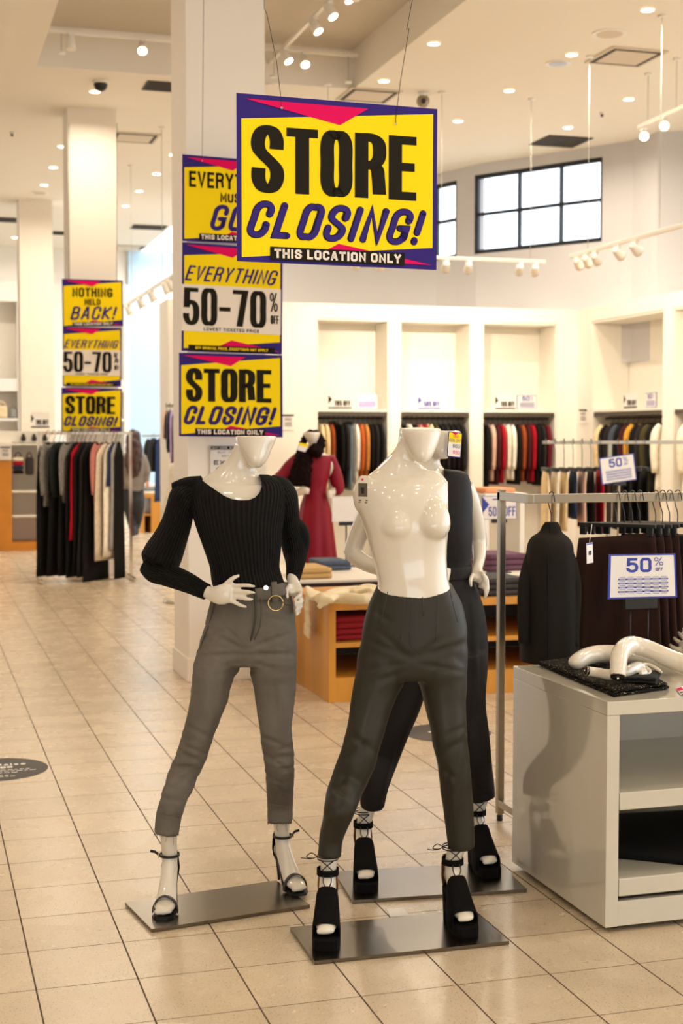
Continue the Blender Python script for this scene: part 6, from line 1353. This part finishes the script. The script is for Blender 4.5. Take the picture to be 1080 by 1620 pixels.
# handbags on the far wall shelves
LB = [(xw[1] + .03, xw[2] - .03)] * 6; LB[2] = LB[5] = (xw[6] - 9, xw[6] + 9)
for i, (px_, y0, y1, w_, c) in enumerate(((8, 662, 678, 7, 'black cloth'), (24, 660, 678, 6, 'g slate'), (61, 656, 678, 6, 'g slate'), (4, 628, 654, 8, 'g cream'), (22, 634, 654, 5, 'g silver grey'), (123, 632, 653, 3, 'g olive'))):
    a, b_ = onY(px_ - w_, y1, YF - .15), onY(px_ + w_, y0, YF - .15); base = (1.205 if i < 3 else 2.005)
    e = thing('handbag', '%s handbag on the far left wall shelf, %s' % (c.replace('g ', '').replace(' cloth', ''), ('lower left', 'lower middle', 'lower, right of the farthest pillar', 'upper left', 'upper middle', 'upper, right of the farthest pillar')[i]), 'handbag', Vector((px_ and (a.x + b_.x) / 2, YF + .1, base)), 'handbags on the far shelves')
    mb = MB(); h_ = (b_.z - a.z) * .75; mb.box2((max(a.x, LB[i][0]), YF + .03, base), (min(b_.x, LB[i][1]), YF + .2, base + h_), bev=.03); mb.build('body', c, e)
    mb = MB(); c0 = Vector(((a.x + b_.x) / 2, YF + .1, base + h_)); mb.tube([c0 + Vector(((b_.x - a.x) * .3 * math.cos(t), 0, h_ * .35 * math.sin(t))) for t in [math.pi * k / 8 for k in range(9)]], .012, c, 6); mb.build('handle', None, e)
# wooden table, clothes and stack at the end of the aisle
yd = 24.0
xd0, xd1 = onY(224, 842, yd).x, onY(262, 842, yd).x; zd = onY(240, 783, yd).z
e = thing('wooden_display_cube', 'small honey wood display cube at the end of the aisle beside the walking woman', 'display table', ((xd0 + xd1) / 2, yd + .5, 0)); t = .05
mb = MB(); mb.box2((xd0, yd, zd - t), (xd1, yd + 1, zd)); mb.build('top', 'honey wood', e)
for x in (xd0, xd0 + (xd1 - xd0) * .40):
    mb = MB(); mb.box2((x, yd, 0), (x + t if x == xd0 else xd1, yd + 1, zd - t)); mb.build('side_panel', 'honey wood', e)
mb = MB(); mb.box2((xd0 + t, yd + .02, zd * .5 - .03), (xd0 + (xd1 - xd0) * .4, yd + .95, zd * .5)); mb.build('shelf', 'honey wood', e)
mb = MB(); mb.box2((xd0 + t, yd + .9, 0), (xd0 + (xd1 - xd0) * .4, yd + .95, zd * .5 - .03)); mb.build('back_panel', 'honey wood', e)
for k, c in enumerate(('g ivory', 'g blue grey', 'g white')):
    fold_at(228, 248, 780, yd + .2, zd + .001 + .06 * k, .4, .055, c, 'folded %s top on the small far cube, %s of the stack' % (c[2:], ('bottom', 'middle', 'top')[k]), 1, 60 + k, group='stack on the far cube')
xr0, xr1 = onY(234, 690, 23.4).x, onY(262, 690, 23.4).x
rail_rack('garment_rack', 'far garment rack with a black jacket and navy coat beyond the pillar', xr0 - .1, xr1 + .6, 23.4, onY(250, 688, 23.4).z, (xr1 + .55,))
zz = onY(250, 688, 23.4).z
garment(Vector((onY(243, 690, 23.4).x, 23.4, zz)), (.9, 1, 0), 'jacket', 'charcoal', .56, .2, .04, 401, 'jacket', 'charcoal jacket on the far rack behind the walking woman', 'jacket', drop=.05)
garment(Vector((onY(254, 690, 23.4).x, 23.4, zz)), (.9, 1, 0), 'gown', 'navy', 1.05, .15, .035, 402, 'long_dress', 'navy long coat on the far rack beside the charcoal jacket', 'coat', drop=.05)
yg = 16.6
zz = onY(275, 640, yg).z
rail_rack('garment_rack', 'garment rack half hidden behind the near pillar with lavender and patterned clothes', onY(263, 640, yg).x, onY(330, 640, yg).x, yg, zz, (onY(325, 640, yg).x,))
for i, (c, px_, ln, k) in enumerate((('pale pink', 263, .34, 'top'), ('slate', 268.5, .5, 'jacket'), ('lavender', 274, .62, 'top'), ('white', 279.5, .5, 'top'), ('olive', 285, .72, 'jacket'), ('black', 291, .8, 'jacket'))):
    p = onY(px_, 640, yg); p.z = zz - .01; p.y = yg
    garment(Vector((p.x, yg, zz - .015)), (.35, 1, 0), k, c, ln, .17, .0125, 420 + i, NAMES[k][0], '%s %s hanging just left of the near pillar' % (c, NAMES[k][1]), NAMES[k][1], 'clothes beside the near pillar', drop=.05)
yy = 14.2
mm2 = thing('tailor_bust', 'cream draped dress form partly hidden behind the left mannequin shoulder', 'dress form', (P(277, 780, 14).x, P(277, 780, 14).y, 0))
b = MB(); b.loft(sil([(272, 288, 735, .08, .08), (268, 296, 745, .12, .11), (268, 298, 765, .13, .12), (262, 298, 785, .14, .13), (254, 300, 812, .16, .15), (256, 302, 822, .15, .15)], 14.0)); b.build('drape', 'g ivory', mm2)
b = MB(); b.cyl(Vector((mm2.location.x + .08, mm2.location.y, .03)), Vector((mm2.location.x + .08, mm2.location.y, P(277, 815, 14).z)), .025, 'chrome'); b.build('pole', None, mm2)
b = MB(); b.cyl(Vector((mm2.location.x + .08, mm2.location.y, 0)), Vector((mm2.location.x + .08, mm2.location.y, .03)), .2, 'chrome', 24); b.build('base', None, mm2)
# floor decals
GLY['a'] = (.8, [(C_, [(.1, .58), (.5, .66), (.9, .56), (.92, .3), (.92, 0)]), (C_, [(.92, .38), (.4, .38), (.05, .2), (.4, 0), (.92, .16)])]); GLY['i'] = (.05, [(L_, [(.5, 0), (.5, .64)]), (L_, [(.5, .86), (.5, .94)])])
GLY['s'] = (.75, [(C_, [(.95, .54), (.5, .66), (.05, .5), (.5, .34), (.95, .16), (.5, 0), (.05, .12)])]); GLY['e'] = (.8, [(C_, [(.02, .34), (.97, .34), (.9, .58), (.5, .66), (.05, .5), (.05, .14), (.5, 0), (.95, .1)])])
def decal(label, cx_, cy_, r, ops):
    mb = MB(); n = 48; c = Vector((cx_, cy_, 0)); ring = [c + Vector((math.cos(2 * math.pi * k / n) * r, math.sin(2 * math.pi * k / n) * r, 0)) for k in range(n)]
    mb.prism([p + Z * .0006 for p in ring], Z * .0012, 'decal black'); u = Vector((RIGHT.x, RIGHT.y, 0)).normalized(); v = Vector((u.y, -u.x, 0))
    u = Vector((1, 0, 0)); v = Vector((0, -1, 0))
    f = lambda a, b_: c + u * a * r + v * b_ * r + Z * .0026
    for op in ops:
        if op[0] == 't':
            for q in letters(op[1], op[2], op[3], op[4], op[5], op[6], op[7], gap=.3): mb.poly([f(a, b_) for a, b_ in q], 'card white')
        else: mb.poly([f(a, b_) for a, b_ in op[1]], 'card white')
    o = mb.build('floor_decal', None, None, c, fixn=False); tag(o, label, 'floor sticker', 'round floor stickers')
dash = []
for v_, a0, a1 in ((.10, -.6, .62), (.22, -.6, .66), (.36, -.5, .3), (.58, -.5, .15), (.68, -.5, .22)):
    x_ = a0
    rnd = random.Random(int(v_ * 100))
    while x_ < a1: w_ = rnd.uniform(.05, .13); dash.append(('p', [(x_, v_), (x_ + w_, v_), (x_ + w_, v_ + .045), (x_, v_ + .045)])); x_ += w_ + .035
decal('round black floor sticker with white fundraising text at the left edge', .371, 7.125, .242, [('t', 's Raise', -.25, .58, -.46, -.24, .035, .06), ('t', ',000', -.16, .30, -.20, -.02, .05, .055)] + dash)
decal('round black floor sticker seen between the legs of the rear mannequin', 2.80, 7.30, .242, [('p', [(-.4, -.2), (.5, -.2), (.5, -.1), (-.4, -.1)]), ('p', [(-.3, .0), (.4, .0), (.4, .1), (-.3, .1)])])
mb = MB(); cr = [G(611, 1438), G(638, 1436), G(646, 1449), G(617, 1451)]; mb.prism([p + Z * .0006 for p in cr], Z * .0008); o = mb.build('tape_patch', 'card white', None, cr[0]); tag(o, 'pale tape patch stuck on the floor between the two right base plates', 'tape')
